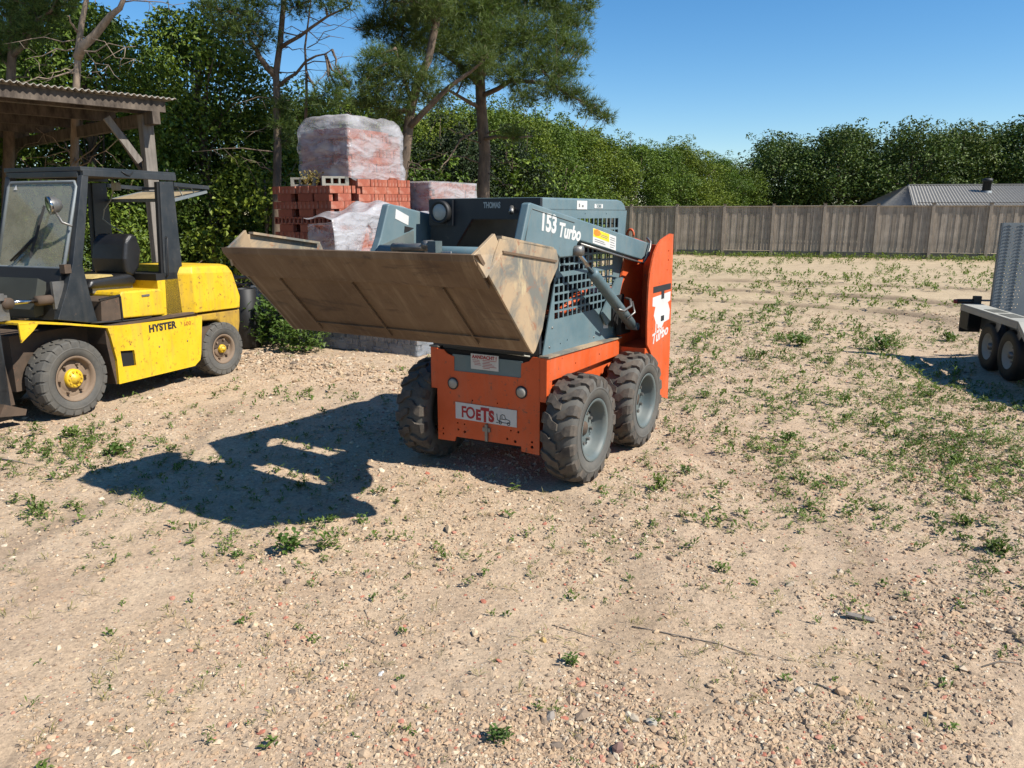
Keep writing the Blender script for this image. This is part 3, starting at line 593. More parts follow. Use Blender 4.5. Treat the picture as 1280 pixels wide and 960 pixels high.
def wheel(parent, x, y, Rr, w, rim, n, lug, style, side, kind, yaw=0, label=None):
    h = w / 2; mb = MB(); rm = rim - .004
    deep = .10 if kind == 'skid' else .055
    mb.lathe([(h * .98, rm + .012), (h * .99, rm + .004), (h * .94, rm - .012), (h * .70, rm - .020), (h * .4, rm - .035), (h - deep, rm - .045), (h - deep - .012, rm - .06), (h - deep - .006, rm * .62), (h - deep + .006, rm * .55), (h - deep + .006, .02), (h - deep + .006, 0.0001)], 48, 0)
    mb.lathe([(-h * .9, rm), (-h * .5, rm - .03), (h - deep - .02, rm - .05)], 40, 0)
    if kind == 'skid':
        for k in range(12): a = k * math.pi / 6; mb.lathe([(h - deep - .004, .0001), (h - deep - .002, .012), (h - deep - .010, .012)], 8, 1, c=(0, math.cos(a) * rm * .78, math.sin(a) * rm * .78))
    root = mb.build('wheel', [M['steel_rim'] if kind == 'skid' else M['rust_rim'], M['void']], parent, label)
    root.location = (x, y, Rr); root.rotation_euler = (random.uniform(0, 6), 0, yaw)
    if side < 0:
        root.rotation_euler = (0, 0, math.pi + yaw)
    tyre_mb(Rr, w, rim, n, lug, style).build('tyre', [M['tyre'] if kind == 'skid' else M['tyre_grey'], M['tyre_grey']], root)
    hb = MB(); x0 = h - deep + .006
    if kind == 'skid':
        hb.lathe([(x0, rm * .24), (x0 + .016, rm * .22), (x0 + .02, .0001)], 24, 0); hb.lathe([(x0 + .0005, rm * .62), (x0 + .002, rm * .25)], 30, 2)
        for k in range(8): a = k * math.pi / 4; hb.lathe([(x0, .013), (x0 + .025, .013), (x0 + .025, .0001)], 6, 1, c=(0, math.cos(a) * rm * .5, math.sin(a) * rm * .5), smooth=False)
        hb.build('wheel_hub', [M['grime'], M['metal'], M['steel_rim']], root)
    else:
        r1 = rm * .44 if kind == 'drive' else rm * .30
        hb.lathe([(x0, r1 * 1.02), (x0 + .03, r1), (x0 + .036, r1 * .9), (x0 + .036, r1 * .5), (x0 + .055, r1 * .45), (x0 + .058, .0001)], 28, 0)
        for k in range(10): a = k * math.pi / 5; hb.lathe([(x0 + .03, r1 * .11), (x0 + .046, r1 * .11), (x0 + .046, .0001)], 6, 0, c=(0, math.cos(a) * r1 * .74, math.sin(a) * r1 * .74), smooth=False)
        for k in range(6): a = k * math.pi / 3 + .3; hb.lathe([(x0 - .01, .014), (x0 + .03, .013), (x0 + .03, .0001)], 6, 1, c=(0, math.cos(a) * rm * .68, math.sin(a) * rm * .68), smooth=False)
        hb.build('wheel_hub', [M['yellow'], M['rust_rim']], root)
    return root

# ------------------------------------------------------------------ skid steer loader
sk_ = empty('skid_steer_loader', (-0.055, 5.52, 0), R(-30.2), 'orange and slate grey skid steer loader with a wide rusty bucket raised', 'loader')
for (x, y, s) in ((.613, 0, 1), (.613, 1.0, 1), (-.613, 0, -1), (-.613, 1.0, -1)):
    wheel(sk_, x, y, .385, .245, .215, 17, .024, 'lug', s, 'skid')
# front plate with its stepped top and bottom edges
front = plate('front_panel', [[(-.428, .895), (-.428, .211), (-.28, .216), (-.268, .253), (.283, .262), (.287, .225), (.428, .219), (.428, .907), (.366, .905), (.344, .874), (.283, .853), (.279, .752), (-.276, .747), (-.274, .851), (-.336, .868), (-.366, .895)],
    circ(-.38, .26, .008, 8), circ(-.38, .30, .008, 8), circ(.37, .27, .012, 8), circ(.37, .305, .009, 8), circ(-.25, .36, .007, 8), circ(-.19, .358, .007, 8), circ(.20, .365, .007, 8), circ(.26, .362, .009, 8), circ(-.12, .545, .006, 8), circ(.09, .55, .006, 8), circ(-.19, .30, .012, 6), circ(-.245, .31, .009, 6), circ(.17, .30, .010, 6), circ(.235, .29, .012, 6)], 'y', -.244, .012, M['orange'], sk_)
bevel(front, .002)
b = MB().box(-.425, .425, -.236, -.228, .24, .90).build('backing_plate', M['void'], sk_)
b = MB().box(-.29, .29, -.2495, -.2385, .735, .868).build('grey_top_plate', M['slate'], sk_); b.location.y = .004
MB().box(-.008, .014, -.265, -.25, .26, .385).box(-.03, .035, -.262, -.25, .33, .36).build('tow_bracket', M['metal'], sk_)
for sx in (-.284, .286):
    l = MB(); l.lathe([(-.252, .036), (-.262, .035), (-.266, .022), (-.267, .0001)], 24, 0, 'y'); l.lathe([(-.250, .045), (-.258, .045), (-.258, .036)], 24, 1, 'y')
    o = l.build('round_lamp', [M['lens'], M['dark_ink']], sk_); o.location = (sx, 0, .652)
pl = MB().box(-.264, .25, -.2555, -.2515, .395, .518).build('name_plate', M['white'], sk_)
# FOETS lettering with its tall T, plus a small line drawing of a machine
text('plate_lettering', 'FO', .118, M['red_ink'], pl, (-.215, -.2562, .412), 'y', .0025, .84, space=.88)
text('plate_lettering', 'E', .100, M['red_ink'], pl, (-.088, -.2562, .412), 'y', .006, .80)
text('plate_lettering', 'T', .140, M['red_ink'], pl, (-.044, -.2565, .404), 'y', .006, .78)
text('plate_lettering', 'S', .108, M['red_ink'], pl, (.022, -.2568, .412), 'y', .006, .85)
d = MB()
for a, c in (((.088, .475), (.094, .430)), ((.094, .430), (.112, .424)), ((.112, .424), (.118, .462)), ((.118, .462), (.132, .474)), ((.132, .474), (.152, .470)), ((.152, .470), (.160, .446)), ((.112, .440), (.160, .440)), ((.160, .446), (.194, .436)), ((.194, .436), (.196, .420)), ((.100, .416), (.190, .416)), ((.130, .462), (.132, .440)), ((.082, .412), (.100, .410))):
    d.bar((a[0], -.2563, a[1]), (c[0], -.2563, c[1]), .001, .0045, up=(0, 1, 0)); d.bar((a[0], -.2563, a[1]), (c[0], -.2563, c[1]), .0045, .001, up=(0, 1, 0))
for cx, cz in ((.118, .414), (.185, .412)): d.lathe([(-.2562, .013), (-.2568, .013), (-.2568, .008), (-.2562, .008)], 16, 0, 'y', (cx, 0, cz))
d.build('machine_drawing', M['dark_ink'], pl)
w_ = MB().box(-.128, .101, -.2525, -.2475, .778, .888).build('warning_plate', M['white'], sk_)
text('plate_lettering', 'AANDACHT !', .034, M['red_ink'], w_, (-.117, -.2532, .856), 'y', .0012, .98)
d = MB()
for k in range(6): d.box(-.030 + .004 * (k % 2), .085 - .018 * ((k * 7) % 4), -.2533, -.2529, .845 - k * .011, .8485 - k * .011)
for k in range(4): d.box(-.115 + .006 * k, -.055 + .004 * k, -.2533, -.2529, .842 - k * .011, .845 - k * .011)
d.build('plate_small_print', M['red_ink'], w_)
# body
bd = MB().box(-.42, .42, -.226, 1.62, .25, .74).box(-.42, .42, -.15, 1.05, .74, .86).build('chassis', M['orange'], sk_); bevel(bd, .006)
for s in (1, -1):
    q = plate('side_skirt', [[(-.25, .905), (-.25, .60), (-.17, .60), (-.17, .74), (1.03, .735), (1.03, .87)], circ(.20, .80, .008, 8), circ(.62, .80, .008, 8), circ(-.02, .87, .006, 8)], 'x', s * .452, .055, M['orange'], sk_); bevel(q, .004)
    MB().bar((s * .455, -.25, .912), (s * .455, 1.04, .876), .075, .012).build('worn_ledge', M['bucket_side'], sk_)
MB().bar((-.25, -.20, .93), (.30, -.20, .935), .10, .05).box(-.40, .40, -.18, -.12, .88, .95).build('pedal_deck', M['black'], sk_)
o = MB().tube([(-.05, -.235, .915), (.12, -.235, .912), (.34, -.235, .905)], .006, 6).build('sill_pipe', M['alu'], sk_)
# cab: side plates with punched windows
def grid(y0, y1, z0, z1, ny_, nz_, bw=.012, slope0=0., slope1=0.):
    out = []
    for i in range(ny_):
        for j in range(nz_):
            cy, cz = (y1 - y0) / ny_, (z1 - z0) / nz_
            a0 = y0 + i * cy + bw / 2; b0 = z0 + j * cz + bw / 2; s0 = slope0 * (b0 - z0)
            if slope1 and a0 + cy > y1 - slope1 * (b0 - z0): continue
            out.append(rect(a0 + s0, a0 + cy - bw + s0, b0, b0 + cz - bw))
    return out
for s in (1, -1):
    outline = [(-.215, .915), (1.10, .88), (1.10, 1.20), (1.16, 1.45), (1.215, 1.88), (-.20, 1.88), (-.10, 1.62), (-.03, 1.44)]
    q = plate('cab_side', [outline] + grid(-.055, .97, 1.135, 1.435, 14, 5, .014) + grid(.02, .97, 1.455, 1.62, 12, 3, .014) + grid(.02, 1.05, 1.655, 1.83, 13, 2, .016)
        + [circ(.05, .96, .007, 8), circ(.16, .97, .007, 8), circ(.42, 1.855, .006, 8), circ(.80, 1.855, .006, 8)], 'x', s * .425, .008, M['slate'], sk_, 'slate grey side plate with a punched mesh window')
rf = MB(); rp = [(-.262, 1.875), (-.262, 1.94), (-.245, 1.958), (1.02, 1.962), (1.10, 1.952), (1.16, 1.925), (1.20, 1.875)]
rf.prism(rp, 'x', -.432, .432); rfo = rf.build('cab_roof', M['slate'], sk_); bevel(rfo, .012, 3)
for x0, x1, z0, z1 in ((.17, .30, 1.885, 1.945), (.47, .58, 1.895, 1.925)):
    st = MB().box(.4325, .4345, x0 + .10, x1 + .14, z0, z1).build('roof_sticker', M['white'], sk_)
text('sticker_lettering', 'THOMAS', .034, M['slate'], st, (.4350, .602, 1.899), 'x', .001, .65)
d = MB().box(.4345, .4350, .30, .32, 1.90, 1.925).box(.4345, .4350, .35, .38, 1.90, 1.915).build('sticker_print', M['grey_ink'], sk_)
fr = plate('cab_front_frame', [[(-.435, 1.955), (-.435, .93), (.435, .93), (.435, 1.955)], [(-.09, 1.818), (-.215, 1.65), (-.30, 1.45), (-.32, .98), (.32, .98), (.34, 1.45), (.34, 1.65), (.32, 1.818)]], 'y', -.262, .03, M['navy'], sk_); bevel(fr, .008)
inn = MB(); inn.box(-.42, -.40, -.24, 1.1, .93, 1.87).box(.05, .418, 1.095, 1.105, .9, 1.2).box(-.40, .40, 1.0, 1.09, .9, 1.12).box(-.39, .39, -.22, 1.0, .885, .93)
inn.build('cab_lining', M['navy'], sk_)
rw = plate('rear_mesh', [rect(-.415, .415, 1.10, 1.88)] + grid(-.39, .39, 1.14, 1.85, 11, 10, .009), 'y', 1.10, .006, M['navy'], sk_)
st_ = MB(); st_.prism([(.42, .95), (.95, .93), (1.0, 1.55), (.90, 1.56), (.82, 1.12), (.40, 1.10)], 'x', -.24, .24); sto = st_.build('driver_seat', M['vinyl'], sk_); bevel(sto, .03, 3)
mb = MB().tube([(.25, .30, 1.10), (.27, .55, 1.20), (.25, .80, 1.27)], .035, 8).tube([(-.25, .30, 1.12), (-.27, .8, 1.27)], .035, 8).box(-.2, .2, .46, .80, 1.10, 1.13); mb.build('seat_cover', M['orange'], sk_)
mb = MB()
for x in (-.26, -.2, .26, .2): mb.tube([(x, .05, .95), (x * 1.1, 0, 1.25), (x * 1.12, -.05, 1.42)], .012, 6)
mb.build('control_lever', M['black'], sk_)
# work lamps on the cab front
l = MB(); l.lathe([(-.335, .056), (-.340, .052), (-.343, .03), (-.344, .0001)], 28, 0, 'y'); l.lathe([(-.28, .060), (-.30, .078), (-.344, .078), (-.344, .066), (-.332, .056)], 28, 1, 'y')
wl_ = l.build('work_lamp', [M['lens'], M['black']], sk_); wl_.location = (-.318, 0, 1.865); MB().box(-.43, -.235, -.30, -.275, 1.775, 1.95).build('lamp_housing', M['navy'], sk_)
l = MB(); l.tube([(.225, -.28, 1.895), (.25, -.33, 1.862)], .016, 12, 0); l.tube([(.25, -.33, 1.862), (.252, -.334, 1.860)], .013, 12, 1); l.build('side_marker_lamp', [M['metal'], M['black']], sk_)
text('cab_lettering', 'THOMAS', .052, simple('pale_ink', (.5, .5, .45), .6), sk_, (.005, -.2782, 1.893), 'y', .0022, .62)
# rear uprights
tw = [(1.574, 1.690), (1.50, 1.695), (1.392, 1.675), (1.28, 1.65), (1.198, 1.61), (1.13, 1.55), (1.096, 1.499), (1.05, 1.40), (1.03, 1.30), (1.025, 1.20), (1.03, .98), (1.047, .83), (1.12, .77), (1.19, .69), (1.20, .40), (1.61, .27), (1.61, .62)]
for s in (1, -1):
    q = plate('upright_side', [tw, circ(1.47, 1.555, .010, 8), circ(1.47, 1.48, .010, 8), circ(1.45, 1.40, .008, 8)], 'x', s * .70, .014, M['orange'], sk_); bevel(q, .002)
    o = MB().prism([(1.06, .40), (1.60, .40), (1.60, 1.62), (1.36, 1.66), (1.18, 1.55), (1.06, 1.3)], 'x', s * .445 - .008, s * .445 + .008).build('upright_inner_plate', M['orange'], sk_)
    MB().box(min(s * .455, s * .693), max(s * .455, s * .693), 1.56, 1.60, .35, 1.60).build('upright_back', M['orange'], sk_)
    o = MB().box(min(s * .455, s * .69), max(s * .455, s * .69), 1.04, 1.56, .62, .80).build('upright_floor', M['orange'], sk_)
up = [c for c in sk_.children if c.name.startswith('upright_side')][0]
for q_ in ((1.135, 1.56, 1.235, 1.285), (1.33, 1.40, 1.17, 1.235), (1.34, 1.42, .985, 1.03)): MB().box(.7075, .709, *q_).build('decal_bar', M['dark_ink'], up)
MB().prism([(1.13, 1.20), (1.56, 1.215), (1.56, 1.14), (1.50, 1.13), (1.56, 1.06), (1.55, .98), (1.42, .97), (1.36, .92), (1.22, .99), (1.17, 1.05), (1.20, 1.12), (1.13, 1.13)], 'x', .707, .7083).build('decal_patch', M['white'], up)
text('decal_lettering', '153', .125, M['white'], up, (.7078, 1.20, .90), 'x', .005, .95)
text('decal_lettering', 'Turbo', .115, M['white'], up, (.7078, 1.14, .815), 'x', .003, 1.35, .25, .12)
ebox = MB().box(-.40, .40, 1.12, 1.66, .5, 1.22).build('engine_hood', M['orange'], sk_); bevel(ebox, .02, 3)
MB().tube([(.44 + .028 * math.cos(a), 1.28, 1.69 + .04 * math.sin(a)) for a in np.linspace(-.4, 3.6, 12)], .010, 8).build('lifting_eye', M['orange'], sk_)
MB().box(-.48, .48, 1.40, 1.50, 1.52, 1.60).build('cross_member', M['navy'], sk_)
MB().box(.455, .475, .88, 1.10, .98, 1.22).box(.46, .50, .99, 1.2, .9, 1.05).build('valve_block', M['black'], sk_)
MB().prism([(.70, 1.10), (.97, 1.35), (1.12, 1.36), (.97, 1.06), (.8, 1.0)], 'x', .445, .457).build('pivot_gusset', M['slate'], sk_)
MB().prism([(.80, 1.065), (.89, 1.065), (.89, .965), (.80, .975)], 'x', .4292, .4302).build('side_label', M['white'], sk_)
mb = MB()
for (y_, z_) in ((-.12, .96), (.62, .93), (.74, .93), (.98, .92), (.99, 1.10), (-.08, 1.09)): mb = MB().lathe([(.4292, .009), (.434, .008), (.4345, .0001)], 8, 0, 'x', (0, y_, z_)); mb.build('bolt_head', M['metal'], sk_)
# lift arms
armp = [(-.650, 1.914), (-.625, 1.919), (1.42, 1.617), (1.45, 1.57), (1.43, 1.51), (1.26, 1.488), (.06, 1.676), (.025, 1.655), (-.005, 1.575), (-.23, 1.575), (-.28, 1.60), (-.44, 1.50), (-.66, 1.25), (-.80, 1.16), (-.93, 1.15), (-1.01, 1.20), (-.97, 1.30), (-.74, 1.70)]
for s in (1, -1):
    m_ = MB(); m_.prism(armp, 'x', min(s * .503, s * .56), max(s * .503, s * .56)); arm = m_.build('lift_arm', M['slate'], sk_); bevel(arm, .010, 3)
    o = MB().tube([(s * .572, .05, 1.655), (s * .572, 1.24, 1.462)], .009, 6).tube([(s * .572, 1.24, 1.462), (s * .58, 1.29, 1.50), (s * .59, 1.34, 1.58), (s * .58, 1.38, 1.63), (s * .54, 1.40, 1.66)], .010, 6).build('hydraulic_pipe', M['metal'], arm)
    # weld bead along the arm edge
    mb = MB().tube([(s * .5605, -.61, 1.883), (s * .5605, -.03, 1.797)], .004, 5).tube([(s * .5605, -.62, 1.885), (s * .5605, -.72, 1.66)], .004, 5); mb.build('weld_bead', M['steel_rim'], arm)
    if s > 0:
        text('arm_lettering', '153', .150, M['white'], arm, (.5605, -.515, 1.762), 'x', .006, 1.0, 0, -.12)
        text('arm_lettering', 'Turbo', .125, M['white'], arm, (.5605, -.27, 1.715), 'x', .0045, 1.05, .2, -.12)
        sp = [(.245, 1.742), (.245, 1.618), (.60, 1.582), (.60, 1.690)]
        sp = [(.27, 1.758), (.27, 1.655), (.69, 1.585), (.69, 1.688)]
        stc = MB().prism(sp, 'x', .560, .5615).build('dealer_sticker', M['white'], arm)
        MB().prism([(.275, 1.756), (.275, 1.70), (.56, 1.651), (.56, 1.708)], 'x', .5615, .562).build('sticker_yellow_field', M['yellow_ink'], stc)
        MB().prism([(.29, 1.745), (.28, 1.72), (.32, 1.70), (.38, 1.70), (.41, 1.715), (.38, 1.735), (.34, 1.748)], 'x', .562, .5626).build('sticker_logo', M['orange_ink'], stc)
        d = MB(); sl = -.167
        for (a0, a1, z) in ((.33, .47, 1.712), (.33, .45, 1.700), (.23, .40, 1.683), (.23, .42, 1.670), (.51, .60, 1.688), (.51, .60, 1.673), (.51, .59, 1.655), (.51, .60, 1.637), (.51, .58, 1.620)):
            d.prism([(a0 + .07, z), (a1 + .07, z + sl * (a1 - a0)), (a1 + .07, z + sl * (a1 - a0) - .005), (a0 + .07, z - .005)], 'x', .562, .5624)
        d.build('sticker_small_print', M['grey_ink'], stc)
    else:
        sp = [(-.575, 1.886), (-.586, 1.823), (-.446, 1.777), (-.437, 1.838)]
        MB().prism(sp, 'x', -.503, -.501).build('square_sticker', M['white'], arm)
        MB().prism([(-.485, 1.772), (-.384, 1.757), (-.44, 1.737), (-.493, 1.728)], 'x', -.5025, -.500).build('arm_opening', M['void'], arm)
        MB().prism([(-.77, 1.645), (-.40, 1.74), (-.40, 1.62), (-.76, 1.60)], 'x', -.501, -.490).build('gusset', M['steel_rim'], arm)
    # lift cylinder
    cy = MB(); a = Vector((s * .57, .25, 1.452)); c = Vector((s * .57, 1.04, .985)); cy.tube([a, a + (c - a) * .02, a + (c - a) * .03, c], [.030, .042, .040, .042], 20)
    cy.lathe([(-.05, .03), (.05, .03)], 12, 0, 'x', (s * .57, 1.06, .97)); cyl = cy.build('lift_cylinder', M['slate'], sk_)
    MB().tube([(s * .57, -.005, 1.61), a + (c - a) * .03], .017, 14).build('cylinder_rod', M['chrome'], cyl)
    MB().lathe([(-.045, .0001), (-.045, .035), (.045, .035), (.045, .0001)], 16, 0, 'x', (s * .57, -.012, 1.612)).build('cylinder_pin', M['metal'], cyl)
    MB().tube([(s * .61, .66, 1.15), (s * .62, .74, 1.13), (s * .64, .84, 1.16), (s * .60, .92, 1.20), (s * .53, 1.0, 1.20)], .009, 7).tube([(s * .61, .84, 1.06), (s * .64, .92, 1.10), (s * .60, .96, 1.18)], .008, 7).build('hydraulic_hose', M['metal'], cyl)
MB().tube([(-.49, -.76, 1.615), (.49, -.76, 1.615)], .042, 18).build('arm_cross_tube', M['slate'], sk_)
MB().box(-.10, .10, -.806, -.802, 1.605, 1.628).build('tube_sticker', M['white'], sk_)
mb = MB().tube([(-.30, -.85, 1.645), (-.02, -.82, 1.655)], .024, 14, 0).tube([(-.06, -.86, 1.665), (-.06, -.78, 1.665)], .030, 12, 0).tube([(-.30, -.86, 1.645), (-.30, -.78, 1.645)], .030, 12, 0).box(-.03, .03, -.87, -.80, 1.62, 1.69, 1)
mb.build('coupler_cylinder', [M['metal'], M['steel_rim']], sk_)
qh = MB().box(-.50, .50, -1.02, -.97, 1.22, 1.28).box(-.49, -.36, -1.0, -.93, 1.22, 1.55).box(.36, .49, -1.0, -.93, 1.22, 1.55).build('bucket_hitch', M['slate'], sk_)
MB().prism([(-.74, 1.585), (-.42, 1.40), (-.44, 1.37), (-.76, 1.55)], 'x', -.50, .50).build('arm_cross_plate', M['slate'], sk_)
# bucket
HB = .88; lip = (-1.70, 1.664); tf = (-1.545, 1.76); tr = (-.97, 1.677); rr_ = (-.885, 1.60); rm_ = (-.985, 1.475); heel = (-1.20, 1.135)
def off(p, q, d): # parallel edge inward
    n = Vector((q[0] - p[0], q[1] - p[1])); n = Vector((-n.y, n.x)).normalized() * d; return (p[0] + n.x, p[1] + n.y), (q[0] + n.x, q[1] + n.y)
inner = [(-1.675, 1.668), (-1.21, 1.19), (-1.165, 1.185), (-1.13, 1.215), (-1.02, 1.44), (-.985, 1.50)]
outer = [lip, heel, (-1.175, 1.125), (-1.13, 1.14), (-1.07, 1.24), (-.99, 1.45), (-.97, 1.50)]
shell = MB(); shell.prism(outer + inner[::-1], 'x', -HB + .012, HB - .012)
bk = shell.build('bucket', M['bucket'], sk_)
for s in (1, -1):
    m_ = MB(); sp = [(-1.625, 1.572), (-1.515, 1.735), tr, (-.915, 1.66), rr_, (-.90, 1.56), rm_, (-1.07, 1.24), (-1.15, 1.13), (-1.175, 1.118), heel]
    xa, xb = (s * (HB - .012), s * HB); m_.prism(sp, 'x', min(xa, xb), max(xa, xb)); so = m_.build('bucket_side_plate', M['bucket_side'], bk); bevel(so, .002)
    # leading side cutter, toed in towards the lip
    m_ = MB(); a = (s * HB, -1.515, 1.735); vs = []
    for dx in (0, -.018 * s):
        vs += [(s * (HB - .035) + dx, lip[0], lip[1]), (s * (HB - .012) + dx, tf[0], tf[1]), (s * (HB + .004) + dx, -1.495, 1.665), (s * (HB + .002) + dx, -1.645, 1.555)]
    m_.add(vs, [(0, 1, 2, 3), (7, 6, 5, 4), (0, 4, 5, 1), (1, 5, 6, 2), (2, 6, 7, 3), (3, 7, 4, 0)]); co = m_.build('side_cutter', M['bucket_side'], bk); bevel(co, .002)
    MB().bar((s * (HB + .002), -1.50, 1.672), (s * (HB + .002), -.925, 1.598), .014, .012).build('stiffener', M['bucket'], bk)
    MB().bar((s * (HB - .02), -1.50, 1.742), (s * (HB - .02), -.95, 1.668), .04, .014).build('top_rim', M['bucket_side'], bk)
ce = MB().prism([(-1.712, 1.667), (-1.560, 1.503), (-1.570, 1.494), (-1.700, 1.632)], 'x', -HB + .002, HB - .03); ceo = ce.build('cutting_edge', M['bucket'], bk, 'worn steel cutting edge'); bevel(ceo, .003)
n_ = Vector((-.71, -.70)).normalized()
for xx_ in (-.60, -.05, .555):
    MB().bar((xx_, -1.535 + n_.x * .006, 1.487 + n_.y * .006), (xx_ + .01, -1.225 + n_.x * .006, 1.158 + n_.y * .006), .009, .010, up=(0, n_.x, n_.y)).build('wear_rib', M['bucket'], bk)
MB().bar((-.60, -1.27 + n_.x * .006, 1.206 + n_.y * .006), (HB - .03, -1.27 + n_.x * .006, 1.206 + n_.y * .006), .007, .008, up=(0, n_.x, n_.y)).build('weld_line', M['bucket'], bk)

# ------------------------------------------------------------------ forklift
fk = empty('forklift', (-4.606, 7.179, 0), R(-20.3), 'old yellow forklift with dark open cab and torn seat beside the shelter', 'forklift')
for s in (1, -1):
    wheel(fk, s * .49, 0, .362, .225, .205, 22, .014, 'block', s, 'drive')
    wheel(fk, s * .49, 2.0, .318, .20, .165, 22, .012, 'block', s, 'steer', R(-4) * s)
for s in (1, -1):
    xa, xb = sorted((s * .565, s * .60))
    q = plate('side_panel', [[(.47, .212), (1.50, .206), (1.59, .26), (1.612, .33), (1.675, .745), (1.40, .752), (.58, .782), (.40, .80), (.43, .70), (.475, .45)], [(.525, .535), (.535, .372), (.70, .358), (.695, .517)], circ(.62, .72, .006, 8)], 'x', s * .583, .035, M['yellow'], fk); bevel(q, .006)
    f = MB(); pr = [(-.49, .945), (-.30, .93), (-.05, .889), (.25, .83), (.45, .79)]
    f.prism(pr + [(y_, z_ - .02) for y_, z_ in pr[::-1]], 'x', min(s * .30, s * .603), max(s * .30, s * .603)); f.prism([(-.49, .935), (-.30, .92), (-.36, .86), (-.485, .77)], 'x', *sorted((s * .585, s * .603))); fo = f.build('fender', M['yellow'], fk); bevel(fo, .003)
    MB().prism([(.44, .79), (.40, .79), (.40, .62), (.43, .40), (.46, .21), (.50, .21)], 'x', *sorted((s * .33, s * .572))).build('mud_guard', M['grime'], fk)
    # front pillar
    fp = [(-.03, .91), (.20, .865), (.395, .82), (.29, 1.396), (.40, 1.95), (.48, 2.205), (.405, 2.22), (.33, 1.95), (.183, 1.402)]
    o = MB().prism([(-.03, .91), (.395, .82), (.34, 1.10), (.30, 1.396), (.395, 1.80), (.478, 2.205), (.407, 2.205), (.30, 1.80), (.195, 1.402), (.09, 1.15)], 'x', *sorted((s * .44, s * .50))).build('front_pillar', M['cabdark'], fk); bevel(o, .004)
    o = MB().prism([(1.26, .77), (1.563, .757), (1.531, 2.19), (1.345, 2.183)], 'x', *sorted((s * .44, s * .50))).build('rear_post', M['cabdark'], fk); bevel(o, .004)
    MB().prism([(1.235, .78), (1.262, .77), (1.352, 2.18), (1.318, 2.18)], 'x', *sorted((s * .45, s * .485))).build('door_frame', M['black'], fk)
pn = [c for c in fk.children if c.name.startswith('side_panel')][0]
text('panel_lettering', 'HYSTER', .102, M['dark_ink'], pn, (.6014, .905, .666), 'x', .0055, .98, space=1.08)
text('panel_lettering', '100', .062, M['brown_ink'], pn, (.6012, 1.385, .668), 'x', .002, 1.1, space=1.15)
MB().box(-.575, .575, .50, .72, .34, .55).build('step_recess', M['void'], fk)
MB().box(-.56, .56, .45, 1.66, .30, .775).box(-.34, .34, -.4, .46, .30, .80).box(-.55, .55, 1.6, 2.2, .34, .60).build('chassis', M['grime'], fk)
MB().box(-.58, .58, .35, 1.6, .775, .80).build('floor_plate', M['grime'], fk)
cw = MB(); vs = []
def cwr(z, yf, yb, hw, ch, cb, dz=0):
    return [(-hw + ch, yf, z + dz), (hw - ch, yf, z + dz), (hw, yf + ch, z + dz), (hw, yb - cb, z), (hw - cb, yb, z), (-hw + cb, yb, z), (-hw, yb - cb, z), (-hw, yf + ch, z + dz)]
for rg in (cwr(.765, 1.475, 2.40, .60, .12, .10, .02), cwr(.90, 1.470, 2.415, .605, .12, .10), cwr(1.19, 1.455, 2.33, .605, .12, .12, .03), cwr(1.262, 1.48, 2.285, .585, .12, .12, .03), cwr(1.285, 1.55, 2.22, .52, .10, .10, .02)): vs += rg
fs = [tuple(range(8)), tuple(range(32, 40))] + [(k * 8 + i, k * 8 + (i + 1) % 8, k * 8 + 8 + (i + 1) % 8, k * 8 + 8 + i) for k in range(4) for i in range(8)]
cw.add(vs, fs); cwo = cw.build('counterweight', M['yellow'], fk); bevel(cwo, .012, 3, 25)
lo = MB(); lo.prism([(1.62, .76), (2.34, .75), (2.33, .60), (2.28, .40), (2.20, .40), (1.95, .66), (1.68, .68)], 'x', -.57, .57); loo = lo.build('lower_counterweight', M['yellow_dirty'], fk); bevel(loo, .02, 3)
hd = MB().prism([(.645, .838), (.64, 1.07), (.66, 1.105), (1.16, 1.09), (1.195, 1.06), (1.20, .81)], 'x', -.55, .555).build('engine_hood', M['yellow'], fk); bevel(hd, .02, 3)
MB().prism([(.40, .83), (.42, 1.03), (.638, 1.055), (.638, .835)], 'x', -.54, .54).build('hood_front', M['grime'], fk)
MB().bar((.542, .40, 1.05), (.542, .645, 1.072), .016).bar((.545, .642, 1.06), (.545, .642, .83), .016).build('hood_edge_strip', M['black'], fk)
MB().box(-.5, .5, 1.18, 1.50, .80, 1.17).build('rear_hood', M['yellow'], fk, 'yellow rear hood behind the seat')
MB().box(-.5, .5, 1.17, 1.46, 1.17, 1.24).build('radiator_shroud', M['black'], fk)
MB().box(.1, .45, .84, 1.22, .80, .85).build('red_hose', simple('faded_red', (.25, .04, .04), .6), fk)
for y_ in (1.02, 1.42): MB().lathe([(.6015, .010), (.606, .009), (.6065, .0001)], 8, 0, 'x', (0, y_, .50)).build('bolt_head', M['rust_rim'], fk)
MB().tube([(.52, .30, .84), (.56, .45, .83), (.53, .62, .815), (.56, .82, .81), (.55, 1.0, .812)], .010, 7).build('floor_hose', M['black'], fk)
MB().tube([(.508, 1.30, 1.2), (.53, 1.31, 1.22), (.535, 1.34, 1.6), (.512, 1.35, 1.62)], .008, 7).build('grab_handle', M['black'], fk)
MB().box(.553, .562, .90, 1.0, 1.03, 1.05).build('hood_latch', M['metal'], fk)
